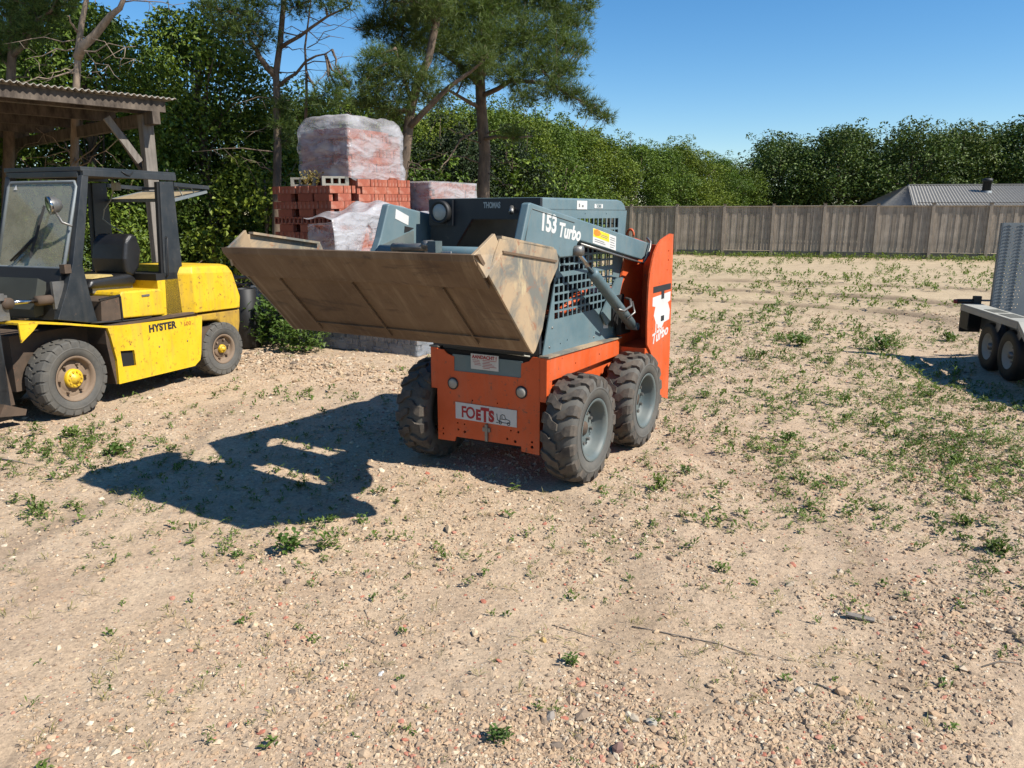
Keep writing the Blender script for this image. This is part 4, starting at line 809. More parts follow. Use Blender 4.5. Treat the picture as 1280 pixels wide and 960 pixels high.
# seat
se = MB(); se.prism([(.52, 1.13), (.58, 1.22), (1.08, 1.25), (1.16, 1.17), (1.10, 1.12)], 'x', -.20, .27); seo = se.build('seat', M['vinyl'], fk); bevel(seo, .04, 4)
be = MB(); be.prism([(1.02, 1.24), (1.10, 1.20), (1.20, 1.30), (1.25, 1.48), (1.20, 1.64), (1.12, 1.66), (1.04, 1.58), (1.00, 1.40)], 'x', -.20, .27); beo = be.build('backrest', M['vinyl'], fk); bevel(beo, .065, 5, 20)
MB().prism([(.60, 1.225), (.68, 1.262), (.84, 1.252), (.86, 1.235)], 'x', .06, .25).build('torn_foam', M['foam'], seo)
MB().box(-.15, .22, .62, 1.12, 1.08, 1.13).build('seat_base', M['metal'], fk)
mb = MB().tube([(.05, .28, .85), (.05, .42, 1.25)], .02, 8); mb.tube([(.05 + .17 * math.cos(a), .42 + .17 * math.sin(a) * .8, 1.30 + .17 * math.sin(a) * .45) for a in np.linspace(0, 2 * math.pi, 25)], .012, 8, cap=False)
mb.tube([(.05 - .16, .42, 1.30), (.05 + .16, .42, 1.30)], .01, 6); mb.build('steering_wheel', M['black'], fk)
mb = MB()
for x in (.20, .26, .32): mb.tube([(x, .12, 1.1), (x, .20, 1.38)], .007, 6); mb.lathe([(-.018, .0001), (0, .018), (.018, .0001)], 10, 0, 'x', (x, .20, 1.39))
mb.build('hydraulic_levers', M['black'], fk)
# roof
rf = MB(); rf.box(-.50, .50, .40, 1.575, 2.245, 2.285); rf.box(.455, .503, .42, 1.578, 2.200, 2.262); rf.box(-.503, -.455, .42, 1.578, 2.200, 2.262); rf.box(-.45, .45, .40, .45, 2.19, 2.243)
rfo = rf.build('roof', M['cabdark'], fk); bevel(rfo, .005)
MB().box(-.45, .45, .50, 1.53, 2.23, 2.243).build('roof_lining', M['beam'], fk)
MB().tube([(.508, .86, 2.262), (.512, .91, 2.235), (.512, .95, 2.225), (.508, 1.0, 2.262)], .005, 6).tube([(.46, 1.50, 2.285), (.46, 1.50, 2.315)], .014, 8).build('roof_wire', M['black'], fk)
# lifted rear window
rp = MB().bar((-.47, 1.55, 2.165), (-.47, 2.08, 2.145), .04).bar((.47, 1.55, 2.165), (.47, 2.08, 2.145), .04).bar((-.47, 2.06, 2.145), (.47, 2.06, 2.145), .04, .03).build('rear_roof_rail', M['cabdark'], fk)
wn_ = MB().bar((-.46, 1.56, 2.00), (-.46, 2.06, 2.10), .03).bar((.46, 1.56, 2.00), (.46, 2.06, 2.10), .03).bar((-.46, 1.57, 2.0), (.46, 1.57, 2.0), .035).bar((-.46, 2.05, 2.10), (.46, 2.05, 2.10), .035).build('rear_window_frame', M['galv'], fk, 'hinged rear window frame swung up')
MB().add([(-.445, 1.58, 2.005), (.445, 1.58, 2.005), (.445, 2.04, 2.098), (-.445, 2.04, 2.098), (-.445, 1.58, 2.013), (.445, 1.58, 2.013), (.445, 2.04, 2.106), (-.445, 2.04, 2.106)], [(3, 2, 1, 0), (4, 5, 6, 7), (0, 1, 5, 4), (1, 2, 6, 5), (2, 3, 7, 6), (3, 0, 4, 7)]).build('rear_window_pane', wood('tan_board', (.30, .22, .12), (.45, .35, .2)), wn_)
MB().tube([(.43, 1.66, 2.15), (.44, 1.72, 2.04)], .007, 6).tube([(.43, 1.86, 2.15), (.44, 1.90, 2.07)], .007, 6).tube([(.45, 1.56, 2.15), (.47, 1.50, 1.95), (.47, 1.51, 1.9)], .007, 6).build('window_stay', M['alu'], fk)
mb = MB().tube([(-.1, 1.30, 2.22), (-.12, 1.32, 2.1), (-.20, 1.35, 2.0), (-.30, 1.34, 1.9), (-.32, 1.33, 1.8), (-.20, 1.34, 1.72), (-.08, 1.35, 1.66)], .006, 6); mb.build('loose_cable', M['alu'], fk)
MB().box(-.12, -.05, 1.30, 1.36, 2.10, 2.18).build('junction_box', M['alu'], fk)
# windscreen
def wsp(x, t):   # t 0 bottom .. 1 top
    return (x, .155 + .245 * t, 1.36 + .80 * t)
fr_ = [wsp(-.43, .04), wsp(-.41, 0), wsp(.40, 0), wsp(.43, .06), wsp(.44, .93), wsp(.41, .985), wsp(-.41, .985), wsp(-.44, .93)]
mb = MB(); mb.tube(fr_ + [fr_[0]], .016, 8); wf = mb.build('windscreen_frame', M['galv'], fk)
mb = MB(); mb.add([Vector(p) for p in fr_], [tuple(range(8))]); mb.add([Vector(p) + Vector((0, .005, -.002)) for p in fr_], [tuple(range(7, -1, -1))]); mb.build('windscreen', M['glass'], wf)
MB().add([wsp(-.36, .90)[:1] + (wsp(0, .90)[1] - .006, wsp(0, .90)[2]), wsp(-.31, .9)[:1] + (wsp(0, .9)[1] - .006, wsp(0, .9)[2]), wsp(-.335, .96)[:1] + (wsp(0, .96)[1] - .006, wsp(0, .96)[2])], [(0, 1, 2)]).build('windscreen_sticker', M['white'], wf)
mb = MB(); p0 = Vector(wsp(-.22, .06)) + Vector((0, -.035, .01)); p1 = Vector(wsp(.05, .34)) + Vector((0, -.035, .01)); mb.tube([p0, p1], .010, 6, 0); mb.tube([p0 + Vector((.04, 0, 0)), p1 + Vector((.03, 0, 0))], .006, 6, 0)
mb.bar(Vector(wsp(.02, .10)) + Vector((0, -.03, .01)), Vector(wsp(.11, .70)) + Vector((0, -.03, .01)), .012, .022); mb.tube([Vector(wsp(.05, .0)) + Vector((0, .05, 0)), Vector(wsp(.045, .40)) + Vector((0, .04, 0))], .014, 8, 1)
mb.build('wiper', [M['black'], M['chrome']], wf)
l = MB(); l.lathe([(0, .078), (-.02, .084), (-.022, .078), (-.012, .05), (-.010, .0001)], 24, 1, 'y'); l.lathe([(0, .082), (.05, .070), (.09, .035), (.095, .0001)], 24, 0, 'y')
l.tube([(.03, .02, -.07), (.06, .04, -.16), (.11, .10, -.20)], .012, 8, 0)
lo_ = l.build('cab_spot_lamp', [M['metal'], M['chrome']], fk); lo_.location = (.345, .17, 1.93); lo_.rotation_euler = (R(8), 0, R(-25))
cwl = MB(); cwl.prism([(.13, 1.36), (.02, 1.10), (-.02, .90), (.38, .83), (.36, 1.1), (.24, 1.36)], 'x', -.47, .438); cwl.build('cowl', M['black'], fk)
MB().prism([(-.02, 1.28), (-.10, 1.00), (-.09, .93), (.02, .95), (.06, 1.24)], 'x', -.20, .30).build('dash_panel', simple('grey_green_panel', (.055, .06, .05), .7), fk)
MB().box(.44, .503, .10, .17, 1.32, 1.40).build('pillar_plate', M['grime'], fk)
tc = MB().tube([(.40, -.42, 1.10), (.40, -.10, 1.09)], .020, 12, 1).tube([(.40, -.14, 1.09), (.40, .05, 1.085)], .045, 16, 0).tube([(.34, -.44, 1.10), (.46, -.44, 1.10)], .05, 14, 0).build('tilt_cylinder', [M['grime'], M['chrome']], fk)
MB().box(.42, .45, .0, .12, 1.0, 1.25).box(.35, .45, .05, .12, .96, 1.0).build('cylinder_bracket', M['metal'], fk)
# mast and forks
ms = MB()
for s in (1, -1): ms.box(s * .34 - .04, s * .34 + .04, -.62, -.50, .08, 2.32); ms.box(s * .25 - .03, s * .25 + .03, -.66, -.56, .10, 2.25)
ms.box(-.38, .38, -.60, -.52, 2.25, 2.33).box(-.38, .38, -.60, -.52, .25, .35).box(-.38, .38, -.60, -.52, 1.15, 1.25); ms.build('mast', M['cabdark'], fk)
MB().box(.30, .43, -.52, -.43, .95, 1.17).box(.36, .46, -.56, -.48, 1.13, 1.19).box(.37, .46, -.56, -.46, .96, 1.0).build('mast_bracket', M['metal'], fk)
MB().box(-.5, .42, -.74, -.68, .42, .50).box(-.5, .42, -.74, -.68, .18, .26).box(.32, .40, -.76, -.63, .18, .72).box(-.40, -.32, -.76, -.63, .18, .72).build('fork_carriage', M['rust_rim'], fk)
for s in (1, -1): MB().box(s * .33 - .06, s * .33 + .06, -.80, -.75, .08, .60).box(s * .33 - .06, s * .33 + .06, -1.75, -.75, .05, .095).build('fork', M['rust_rim'], fk)
MB().prism([(-.66, .14), (-.42, .10), (-.40, .15), (-.60, .24)], 'x', .30, .44).prism([(-.60, .2), (-.46, .2), (-.47, .30), (-.52, .75), (-.56, .8)], 'x', .36, .38).build('mast_foot', M['grime'], fk)

# ------------------------------------------------------------------ trailer
tl = empty('plant_trailer', (5.79, 9.0, 0), R(-12), 'low machine trailer with twin wheels and an upright punched steel ramp', 'trailer')
fp = MB(); fp.box(-.165, .085, -.82, .93, .695, .722); fp.prism([(-.82, .722), (-.82, .655), (-1.20, .43), (-1.20, .50)], 'x', -.165, .085); fo = fp.build('fender_plank', M['alu'], tl); bevel(fo, .004)
MB().box(-.168, -.160, -.82, .93, .64, .700).build('fender_rim', M['alu'], tl)
for (a, b_) in ((-.02, .30), (-.50, -.14)): MB().box(-.115, .04, a, b_, .722, .7255).build('grip_pad', simple('dark_grip_pad', (.12, .12, .10), .95, 0, .2, .6, 120), tl)
MB().box(-.160, .085, .90, .925, .36, .695).box(-.165, -.150, .62, .92, .42, .64).build('mud_flap', M['black'], tl)
def twheel(y):
    r0 = .29; mb = MB(); mb.lathe([(-.075, .16), (-.085, .22), (-.075, .275), (-.05, r0), (.05, r0), (.075, .275), (.085, .22), (.075, .165)], 40, 0); t = None
    rim = MB(); rim.lathe([(-.075, .168), (-.07, .155), (-.03, .14), (.0, .11), (-.01, .06), (-.03, .05), (-.032, .0001)], 32, 0); 
    w = rim.build('wheel', M['alu'], tl); w.location = (-.0, y, r0); mb.build('tyre', M['black'], w)
    h_ = MB(); h_.lathe([(-.03, .045), (-.06, .04), (-.065, .0001)], 16, 0)
    for k in range(5): a = k * 2 * math.pi / 5; h_.lathe([(0, .012), (-.025, .012), (-.025, .0001)], 6, 0, c=(0, .085 * math.cos(a), .085 * math.sin(a)))
    h_.build('wheel_hub', M['metal'], w)
twheel(.17); twheel(-.44)
MB().box(.09, 1.85, -2.6, .93, .50, .58).box(.09, .14, -2.6, .93, .40, .50).box(1.80, 1.85, -2.6, .93, .40, .50).build('deck_frame', M['galv'], tl)
for k in range(9): MB().box(.145 + k * .184, .145 + k * .184 + .176, -2.6, .93, .58, .60).build('deck_board', M['pallet'], tl)
for y in (.17, -.44): MB().tube([(.0, y, .29), (1.9, y, .29)], .03, 8).build('axle', M['galv'], tl)
for y in (.17, -.44):
    pass
MB().box(.10, .13, -2.6, .93, .58, .66).build('side_rail', M['galv'], tl)
MB().box(-.04, .085, -1.72, -1.21, .30, .72).build('tool_box', M['galv'], tl)
for i_, x0 in enumerate((.155, 1.35)):
    holes = []; yr = random.Random(3)
    for k in range(24):
        for c_ in (.085, .125, .225, .265):
            holes.append(circ(x0 + c_ + (.018 if k % 2 else 0), .70 + k * .0425, .0065, 6))
    rp_ = plate('loading_ramp', [rect(x0, x0 + .385, .58, 1.745)] + holes, 'y', .80, .004, M['galv'], tl)
    if i_ == 0: rp_['label'] = 'upright punched steel ramp nearest the mudguard'
    cf = MB()
    for k in range(26):
        z = .68 + k * .041
        for c0, c1 in ((.02, .06), (.165, .20)): cf.bar((x0 + c0, .795, z), (x0 + c1, .795, z + .022), .006, .007, up=(0, 1, 0)); cf.bar((x0 + c1, .795, z + .022), (x0 + c1 + .035, .795, z), .006, .007, up=(0, 1, 0))
    cf.build('tread_ridges', M['galv'], rp_)['kind'] = 'stuff'
    MB().box(x0 - .012, x0 + .004, .80, .86, .58, 1.745).box(x0 + .381, x0 + .397, .80, .86, .58, 1.745).box(x0 + .004, x0 + .381, .803, .85, 1.735, 1.748).build('ramp_flange', M['galv'], rp_)
lb = MB().tube([(-.20, .98, .745), (-.02, .96, .75)], .032, 12, 0).tube([(-.02, .96, .765), (1.5, .96, .765)], .012, 8, 1).box(-.02, .07, .93, .99, .72, .82, 0); lb.build('lamp_arm', [M['black'], M['galv']], tl)
MB().lathe([(-.245, .0001), (-.24, .026), (-.20, .03), (-.198, .0001)], 16, 0, 'x', (0, .98, .745)).build('rear_marker_lamp', M['red_light'], tl)
MB().bar((.97, -2.6, .50), (.97, -4.4, .45), .10).build('drawbar', M['galv'], tl)
MB().tube([(.97, -4.1, .45), (.97, -4.1, .1)], .03, 10).lathe([(-.03, .0001), (-.03, .09), (.03, .09), (.03, .0001)], 20, 1, 'x', (.97, -4.1, .1)).build('jockey_wheel', [M['galv'], M['black']], tl)
# ------------------------------------------------------------------ brick stacks
BO = Vector((-1.249, 9.997, 0)); BYAW = R(-30)
def brick_mesh(name, L, W, H, hole=False):
    mb = MB()
    if not hole: mb.box(-W / 2, W / 2, -L / 2, L / 2, 0, H)
    else:
        hw, hz0, hz1, dp = W * .27, H * .2, H * .8, .05
        mb.box(-W / 2, W / 2, -L / 2 + dp, L / 2, 0, H); y0, y1 = -L / 2, -L / 2 + dp
        mb.box(-W / 2, -hw, y0, y1, 0, H).box(hw, W / 2, y0, y1, 0, H).box(-hw, hw, y0, y1, 0, hz0).box(-hw, hw, y0, y1, hz1, H)
    me = bpy.data.meshes.new(name); me.from_pydata(mb.v, [], mb.f); me.update(); return me
BRW, BRL, BRH = .080, .285, .112
ME_END = brick_mesh('brick', BRL, BRW - .004, BRH - .004); ME_HOLE = brick_mesh('brick', BRL, BRW - .004, BRH - .004, True); ME_CORE = None
for me in (ME_END, ME_HOLE): me.materials.append(M['brick'])
ME_PAV = brick_mesh('paver', .20, .10 - .005, .08 - .004); ME_PAV.materials.append(M['paver'])
def pack(name, label, x0, x1, y0, y1, z0, z1, kind='brick', hole_row=None, tilt=0, film_=None, group=None, jit=.004, faces='fr', cat='brick stack'):
    root = empty(name, BO + Vector((x0 * math.cos(BYAW) - y0 * math.sin(BYAW), x0 * math.sin(BYAW) + y0 * math.cos(BYAW), 0)), BYAW, label, cat, group)
    root.location.z = z0; root.rotation_euler = (R(tilt), 0, BYAW); W_, D_, H_ = x1 - x0, y1 - y0, z1 - z0
    bw, bl, bh = (BRW, BRL, BRH) if kind == 'brick' else (.10, .20, .08)
    pname = 'brick' if kind == 'brick' else 'paver'; em = ME_END if kind == 'brick' else ME_PAV; n = 0; lay = int(round((H_) / bh))
    core = MB().box(bl * .5, W_ - bl * .5, bl * .5, D_ - (.1 if film_ else 0), 0.0, lay * bh - (.16 if (film_ and film_[3:] and film_[3] > .3) else .02)).box(.02, W_ - .02, .02, D_, 0, .01); core.build('inner_' + pname + 's', M[pname if kind != 'brick' else 'brick'], root)['kind'] = 'stuff'
    def put(me, x, y, z, rz):
        nonlocal n
        if n >= 292: return
        o = bpy.data.objects.new(pname, me); COL.objects.link(o); o.parent = root; n += 1
        o.location = (x + random.gauss(0, jit * .3), y + random.gauss(0, jit), z); o.rotation_euler = (0, 0, rz + random.gauss(0, .01))
    top_cut = 2 if (film_ and film_[3:] and film_[3] > .3) else 0
    for k in range(lay - top_cut):
        z = k * bh; kk = lay - 1 - k; sold = kk % 2 == 0
        for face in faces:
            Lf = W_ if face == 'f' else D_ - (bl if sold else bw)
            if sold:
                m_ = int(Lf / bw); st = Lf / m_
                for i in range(m_):
                    t = (i + .5) * st; me = ME_HOLE if (hole_row is not None and kk in hole_row and face == 'f' and kind == 'brick') else em
                    if face == 'f': put(me, t, bl / 2, z, 0)
                    else: put(em, W_ - bl / 2, bl + t, z, math.pi / 2)
            else:
                m_ = max(1, int(Lf / bl)); st = Lf / m_
                for i in range(m_):
                    t = (i + .5) * st
                    if face == 'f': put(em, t, bw / 2, z, math.pi / 2)
                    else: put(em, W_ - bw / 2, bw + t, z, 0)
    if film_: wrap(root, W_, D_, lay * bh, *film_)
    return root
def wrap(root, W_, D_, H_, mat, amp, seed, top_round=0.0, drop=0.0, bulge=0.03):
    """plastic film hung over a pack: top and four sides as one wrinkled sheet"""
    nu, nz = 72, 26; V = []; per = []
    w, d = W_ + bulge * 2, D_ + bulge * 2
    cor = [(-bulge, -bulge), (W_ + bulge, -bulge), (W_ + bulge, D_ + bulge), (-bulge, D_ + bulge)]
    L = 2 * (w + d); pts = []
    for i in range(nu):
        t = i / nu * L
        for a in range(4):
            l = w if a % 2 == 0 else d
            if t <= l: p, q = cor[a], cor[(a + 1) % 4]; f = t / l; pts.append((p[0] + (q[0] - p[0]) * f, p[1] + (q[1] - p[1]) * f)); break
            t -= l
    P = np.array(pts); c = np.array([W_ / 2, D_ / 2]); rs = np.random.default_rng(seed); H = H_ + .015; rings = []
    U = np.arange(nu) * .9
    for j in range(nz + 1):
        f = j / nz; z = drop + (H - drop) * f; sc = 1 - top_round * max(0, f - .72) ** 2 * 6
        n1 = vnoise(U * .11 + seed * 3.1, np.full(nu, z * 3.0), .35, seed) + .6 * vnoise(U * .3 + z, np.full(nu, z * 6), .5, seed + 1) + .5 * vnoise(U + 3 * z, np.full(nu, z * 9.), .8, seed + 2)
        Q = c + (P - c) * (sc + n1 * amp)[:, None]; zz = np.full(nu, z) + (vnoise(U, np.full(nu, 1.), 1.6, seed + 3) * amp * (2.2 if j == 0 else .8))
        rings.append(np.c_[Q, zz])
    for s_ in (.86, .6, .3, .02):
        Q = c + (rings[nz][:, :2] - c) * s_; zz = H + amp * .8 * vnoise(Q[:, 0] * 4 + 9, Q[:, 1] * 4, 1., seed + 5) + .02 * (1 - s_) + top_round * .10 * (1 - s_); rings.append(np.c_[Q, zz])
    V = np.concatenate(rings); ii = np.arange(len(rings) * nu).reshape(-1, nu); F = np.stack([ii[:-1], np.roll(ii[:-1], -1, 1), np.roll(ii[1:], -1, 1), ii[1:]], -1).reshape(-1, 4)
    return link('plastic_wrap', arr_mesh('plastic_wrap', V, F, True), root, mat)
def pallet(x0, x1, y0, y1, z, label):
    root = empty('pallet', BO + Vector((x0 * math.cos(BYAW) - y0 * math.sin(BYAW), x0 * math.sin(BYAW) + y0 * math.cos(BYAW), z)), BYAW, label, 'pallet', 'pallets between the brick stacks'); W_, D_ = x1 - x0, y1 - y0
    for k in range(5): MB().box(k * (W_ - .1) / 4, k * (W_ - .1) / 4 + .1, 0, D_, .075, .098).build('top_board', M['pallet'], root)
    for k in range(3):
        for j in range(3): MB().box(k * (W_ - .1) / 2, k * (W_ - .1) / 2 + .1, j * (D_ - .1) / 2, j * (D_ - .1) / 2 + .1, .016, .075).build('block', M['pallet'], root)
    for j in range(3): MB().box(0, W_, j * (D_ - .1) / 2, j * (D_ - .1) / 2 + .1, 0, .016).build('bottom_board', M['pallet'], root)
g1 = 'wrapped packs of grey pavers under the brick stacks'
pack('paver_pack', 'grey paver pack at the left end of the bottom row, beside the green bush', -3.02, -2.04, 0, .95, 0, .80, 'paver', None, 0, (M['film_grey'], .02, 3), g1, cat='paver pack')
pack('paver_pack', 'middle grey paver pack of the bottom row, seen below the bucket', -2.0, -1.02, .02, .97, 0, .80, 'paver', None, 0, (M['film_grey'], .02, 5), g1, cat='paver pack')
pack('paver_pack', 'grey paver pack at the right end of the bottom row, next to the loader tyre', -.98, 0, 0, .95, 0, .72, 'paver', None, 0, (M['film_grey'], .03, 8), g1, cat='paver pack')
for (a, b_, c_, e_) in ((-3.0, -2.0, 1.1, 2.1), (-1.95, -.95, 1.1, 2.1), (-3.0, -2.0, 2.4, 3.6), (-2.6, -1.6, 3.7, 4.7)):
    pass
pack('paver_pack', 'grey paver pack hidden in the row behind, under the red bricks', -3.05, -1.95, 1.1, 2.5, 0, .80, 'paver', None, 0, None, g1, faces='r', cat='paver pack')
pack('paver_pack', 'grey paver pack behind the draped bricks and the loader cab', -1.9, -.95, 1.3, 2.4, 0, .80, 'paver', None, 0, None, g1, faces='r', cat='paver pack')
pack('paver_pack', 'grey paver pack furthest back under the right wrapped bricks', -2.65, -1.6, 2.6, 4.0, 0, 1.12, 'paver', None, 0, None, g1, faces='r', cat='paver pack')
pallet(-3.05, -2.0, .30, 1.12, .82, 'flat wooden pallet under the bare red bricks'); pallet(-1.88, -1.3, .05, 1.2, .82, 'narrow pallet under the draped bricks in front'); pallet(-3.0, -1.9, 1.16, 2.5, .82, 'wooden pallet under the half covered red bricks'); pallet(-1.88, -1.0, 1.3, 2.4, .82, 'wooden pallet under the low wrapped bricks')
g2 = 'red brick stacks on the pallets'
pack('brick_pack', 'narrow stack of dark red bricks at the far left, below a concrete block', -3.10, -2.62, .6, 1.14, .92, 2.26, 'brick', (4,), 1.2, None, g2)
pack('brick_pack', 'bare stack of perforated red bricks with a second concrete block on top', -2.60, -1.93, .6, 1.14, .92, 2.26, 'brick', (4,), 1.2, None, g2)
pack('brick_pack', 'sunlit stack of red bricks directly below the big wrapped pack', -2.95, -1.90, 1.18, 2.45, .92, 2.38, 'brick', None, 1.0, None, g2)
pack('brick_pack', 'low brick pack under thin clear draped film just behind the bucket', -1.86, -1.40, .05, 1.15, .92, 1.74, 'brick', None, 0, (M['film_thin'], .05, 14, .15, .15, .03), g2)
pack('brick_pack', 'low wrapped brick pack behind the draped one, next to the loader arm', -1.84, -1.05, 1.3, 2.4, .92, 1.86, 'brick', None, 0, (M['film'], .05, 17, .1, .1, .03), g2)
pack('brick_pack', 'big bulging brick pack fully wrapped in white film on top of the stacks', -2.93, -1.97, 1.05, 2.28, 2.39, 3.28, 'brick', None, 0, (M['film'], .055, 23, .36, -.02, .04), g2)
pack('brick_pack', 'square wrapped brick pack at the right, just left of the loader cab roof', -2.65, -1.60, 2.6, 3.95, 1.14, 2.36, 'brick', None, 0, (M['film'], .02, 29, .02, .05, .02), g2)
# white sheet draped over the front packs
def drape():
    n, m = 40, 22; V = np.zeros((m, n, 3)); 
    for j in range(m):
        for i in range(n):
            u = i / (n - 1); v = j / (m - 1); x = -1.93 + .62 * v; y = .0 + 2.3 * u
            z = 1.80 + .14 * math.sin(u * 2.6) + .10 * math.exp(-((u - .52) / .12) ** 2); 
            over = max(0, x + 1.40)
            V[j, i] = (min(x, -1.36 + .02 * math.sin(u * 30)) if over > 0 else x, y, z - over * 5.5 * (0.9 + .35 * math.sin(u * 14) + .2 * math.sin(u * 37)) - .02 * math.sin(u * 23 + v * 9))
    ii = np.arange(n * m).reshape(m, n); F = np.stack([ii[:-1, :-1], ii[:-1, 1:], ii[1:, 1:], ii[1:, :-1]], -1).reshape(-1, 4)
    o = link('plastic_sheet', arr_mesh('plastic_sheet', V.reshape(-1, 3), F, True), None, M['film']); o.location = BO; o.rotation_euler = (0, 0, BYAW)
    s = o.modifiers.new('solid', 'SOLIDIFY'); s.thickness = .002
    tag(o, 'loose white plastic sheet thrown over the low front brick packs', 'plastic sheet')
drape()
def block(x, y, z, rz, label):
    t = BO + Vector((x * math.cos(BYAW) - y * math.sin(BYAW), x * math.sin(BYAW) + y * math.cos(BYAW), z))
    o = plate('concrete_block', [rect(0, .39, 0, .14), rect(.05, .13, .035, .11), rect(.16, .24, .035, .11), rect(.27, .34, .035, .11)], 'y', 0, .19, M['concrete'], None); o.location = t; o.rotation_euler = (0, 0, BYAW + rz); tag(o, label, 'concrete block', 'hollow concrete blocks on the red bricks'); bevel(o, .003)
block(-3.02, .92, 2.265, R(28), 'hollow pale concrete block on the far left brick stack'); block(-2.30, .80, 2.265, R(48), 'hollow grey concrete block on the bare bricks, right beside the wrapped pack')
V, F = leaf_fan(0, 0, 0, 150, .09, .03, .6, .2, .2); o = link('leafy_sprig', arr_mesh('leafy_sprig', V, F), None, M['straw']); t = BO + Vector((-2.62 * math.cos(BYAW) - .95 * math.sin(BYAW), -2.62 * math.sin(BYAW) + .95 * math.cos(BYAW), 2.27)); o.location = t; tag(o, 'yellowish dry plant between the two concrete blocks', 'plant')

# ------------------------------------------------------------------ shelter
sh = empty('open_shelter', (-5.0, 11.0, 0), R(47.8), 'open timber shelter with a stained corrugated roof behind and above the forklift', 'shelter')
for (x, y) in ((0, 0), (0, 6.6), (-6, 0), (-6, 6.6)):
    o = MB().box(x - .075, x + .075, y - .075, y + .075, -.1, 3.17).build('post', M['post'], sh); bevel(o, .006)
for x in (0, -6):
    MB().box(x - .05, x + .05, -.35, 7.2, 3.02 if x else 3.03, 3.19).build('side_beam', M['beam'], sh)
    MB().bar((x, .05, 2.35), (x, 1.0, 3.06), .10, .07).build('brace', M['beam'], sh); MB().bar((x, 6.55, 2.35), (x, 5.6, 3.06), .10, .07).build('brace', M['beam'], sh)
MB().bar((-.12, .02, 2.55), (-.5, .02, 3.1), .05, .09).build('brace', M['post'], sh)
for y in (-.30, .05, 1.35, 2.65, 3.95, 5.25, 6.55): MB().box(-7.2, .14, y - .035, y + .035, 3.19, 3.33).build('purlin', M['beam'], sh)
def corrug(name, W_, x0, y0, y1, z, pitch, amp, mat, parent, along='y', slope=0.0, seg=6, t=.006):
    n = int(W_ / pitch * seg); xs_ = x0 + np.arange(n + 1) * pitch / seg; zz = amp * np.sin(np.arange(n + 1) * 2 * np.pi / seg)
    V = []
    for off_ in (0, t):
        for yv_ in (y0, y1):
            V.append(np.c_[xs_, np.full(n + 1, yv_), z + zz + off_ + slope * (yv_ - y0)])
    V = np.concatenate(V); k = n + 1; i = np.arange(n)
    F = np.concatenate([np.c_[i, i + 1, k + i + 1, k + i], np.c_[2 * k + i, 3 * k + i, 3 * k + i + 1, 2 * k + i + 1], np.c_[i, 2 * k + i, 2 * k + i + 1, i + 1], np.c_[k + i, k + i + 1, 3 * k + i + 1, 3 * k + i]])
    return link(name, arr_mesh(name, V, F, False), parent, mat)
for k in range(8): corrug('roof_sheet', .95, -7.2 + k * .93, -.42, 7.3, 3.352 + (k % 2) * .007, .076, .014, M['sheet'], sh)

# ------------------------------------------------------------------ fence
FA = Vector((3.6, 37.7, 0)); FB = Vector((26.8, 30.05, 0)); fl = (FB - FA).length; fd = (FB - FA).normalized(); fyaw = math.atan2(fd.y, fd.x)
fe = empty('board_fence', FA, fyaw, 'long grey brown vertical board fence across the back of the yard', 'fence')
SP = 2.12; nb = int(fl / SP); Hf = 2.26
def board_panel(seed):
    r = random.Random(seed); mb = MB(); nbd = 15; wb_ = (SP - .12) / nbd
    for i in range(nbd):
        x = .06 + i * wb_; d = r.uniform(-.008, .008) + (.012 if i % 2 else 0); mb.box(x + .004, x + wb_ - .002, d - .01, d + .01, .26, Hf - .06 + r.uniform(-.012, .012))
    mb.box(.06, SP - .06, .03, .06, .55, .64).box(.06, SP - .06, .03, .06, 1.75, 1.84)
    me = bpy.data.meshes.new('fence_boards'); me.from_pydata(mb.v, [], mb.f); me.materials.append(M['fence']); return me
pms = [board_panel(s) for s in range(4)]
post = MB().box(-.06, .06, -.06, .06, 0, Hf + .02).build('fence_post', M['fence'], fe); post2 = MB().box(-.075, .075, -.075, .075, Hf + .02, Hf + .05).build('post_cap', M['pallet'], post)
slab = MB().box(.06, SP - .06, -.025, .025, 0, .255).build('plinth_slab', simple('mossy_concrete_plinth', (.115, .12, .095), .95, 0, .3, .4), fe); rail = MB().box(.06, SP - .06, -.05, .06, Hf - .07, Hf - .03).build('cap_rail', M['fence'], fe)
for k in range(nb + 1):
    if k: 
        c = post.copy(); COL.objects.link(c); c.location = (k * SP, 0, random.uniform(-.015, .015)); c2 = post2.copy(); COL.objects.link(c2); c2.parent = c
    if k < nb:
        o = bpy.data.objects.new('fence_boards', pms[k % 4]); COL.objects.link(o); o.parent = fe; o.location = (k * SP, 0, random.uniform(-.02, .02)); o['kind'] = 'stuff'
        if k:
            c = slab.copy(); COL.objects.link(c); c.location = (k * SP, 0, 0); c = rail.copy(); COL.objects.link(c); c.location = (k * SP, 0, random.uniform(-.01, .01))

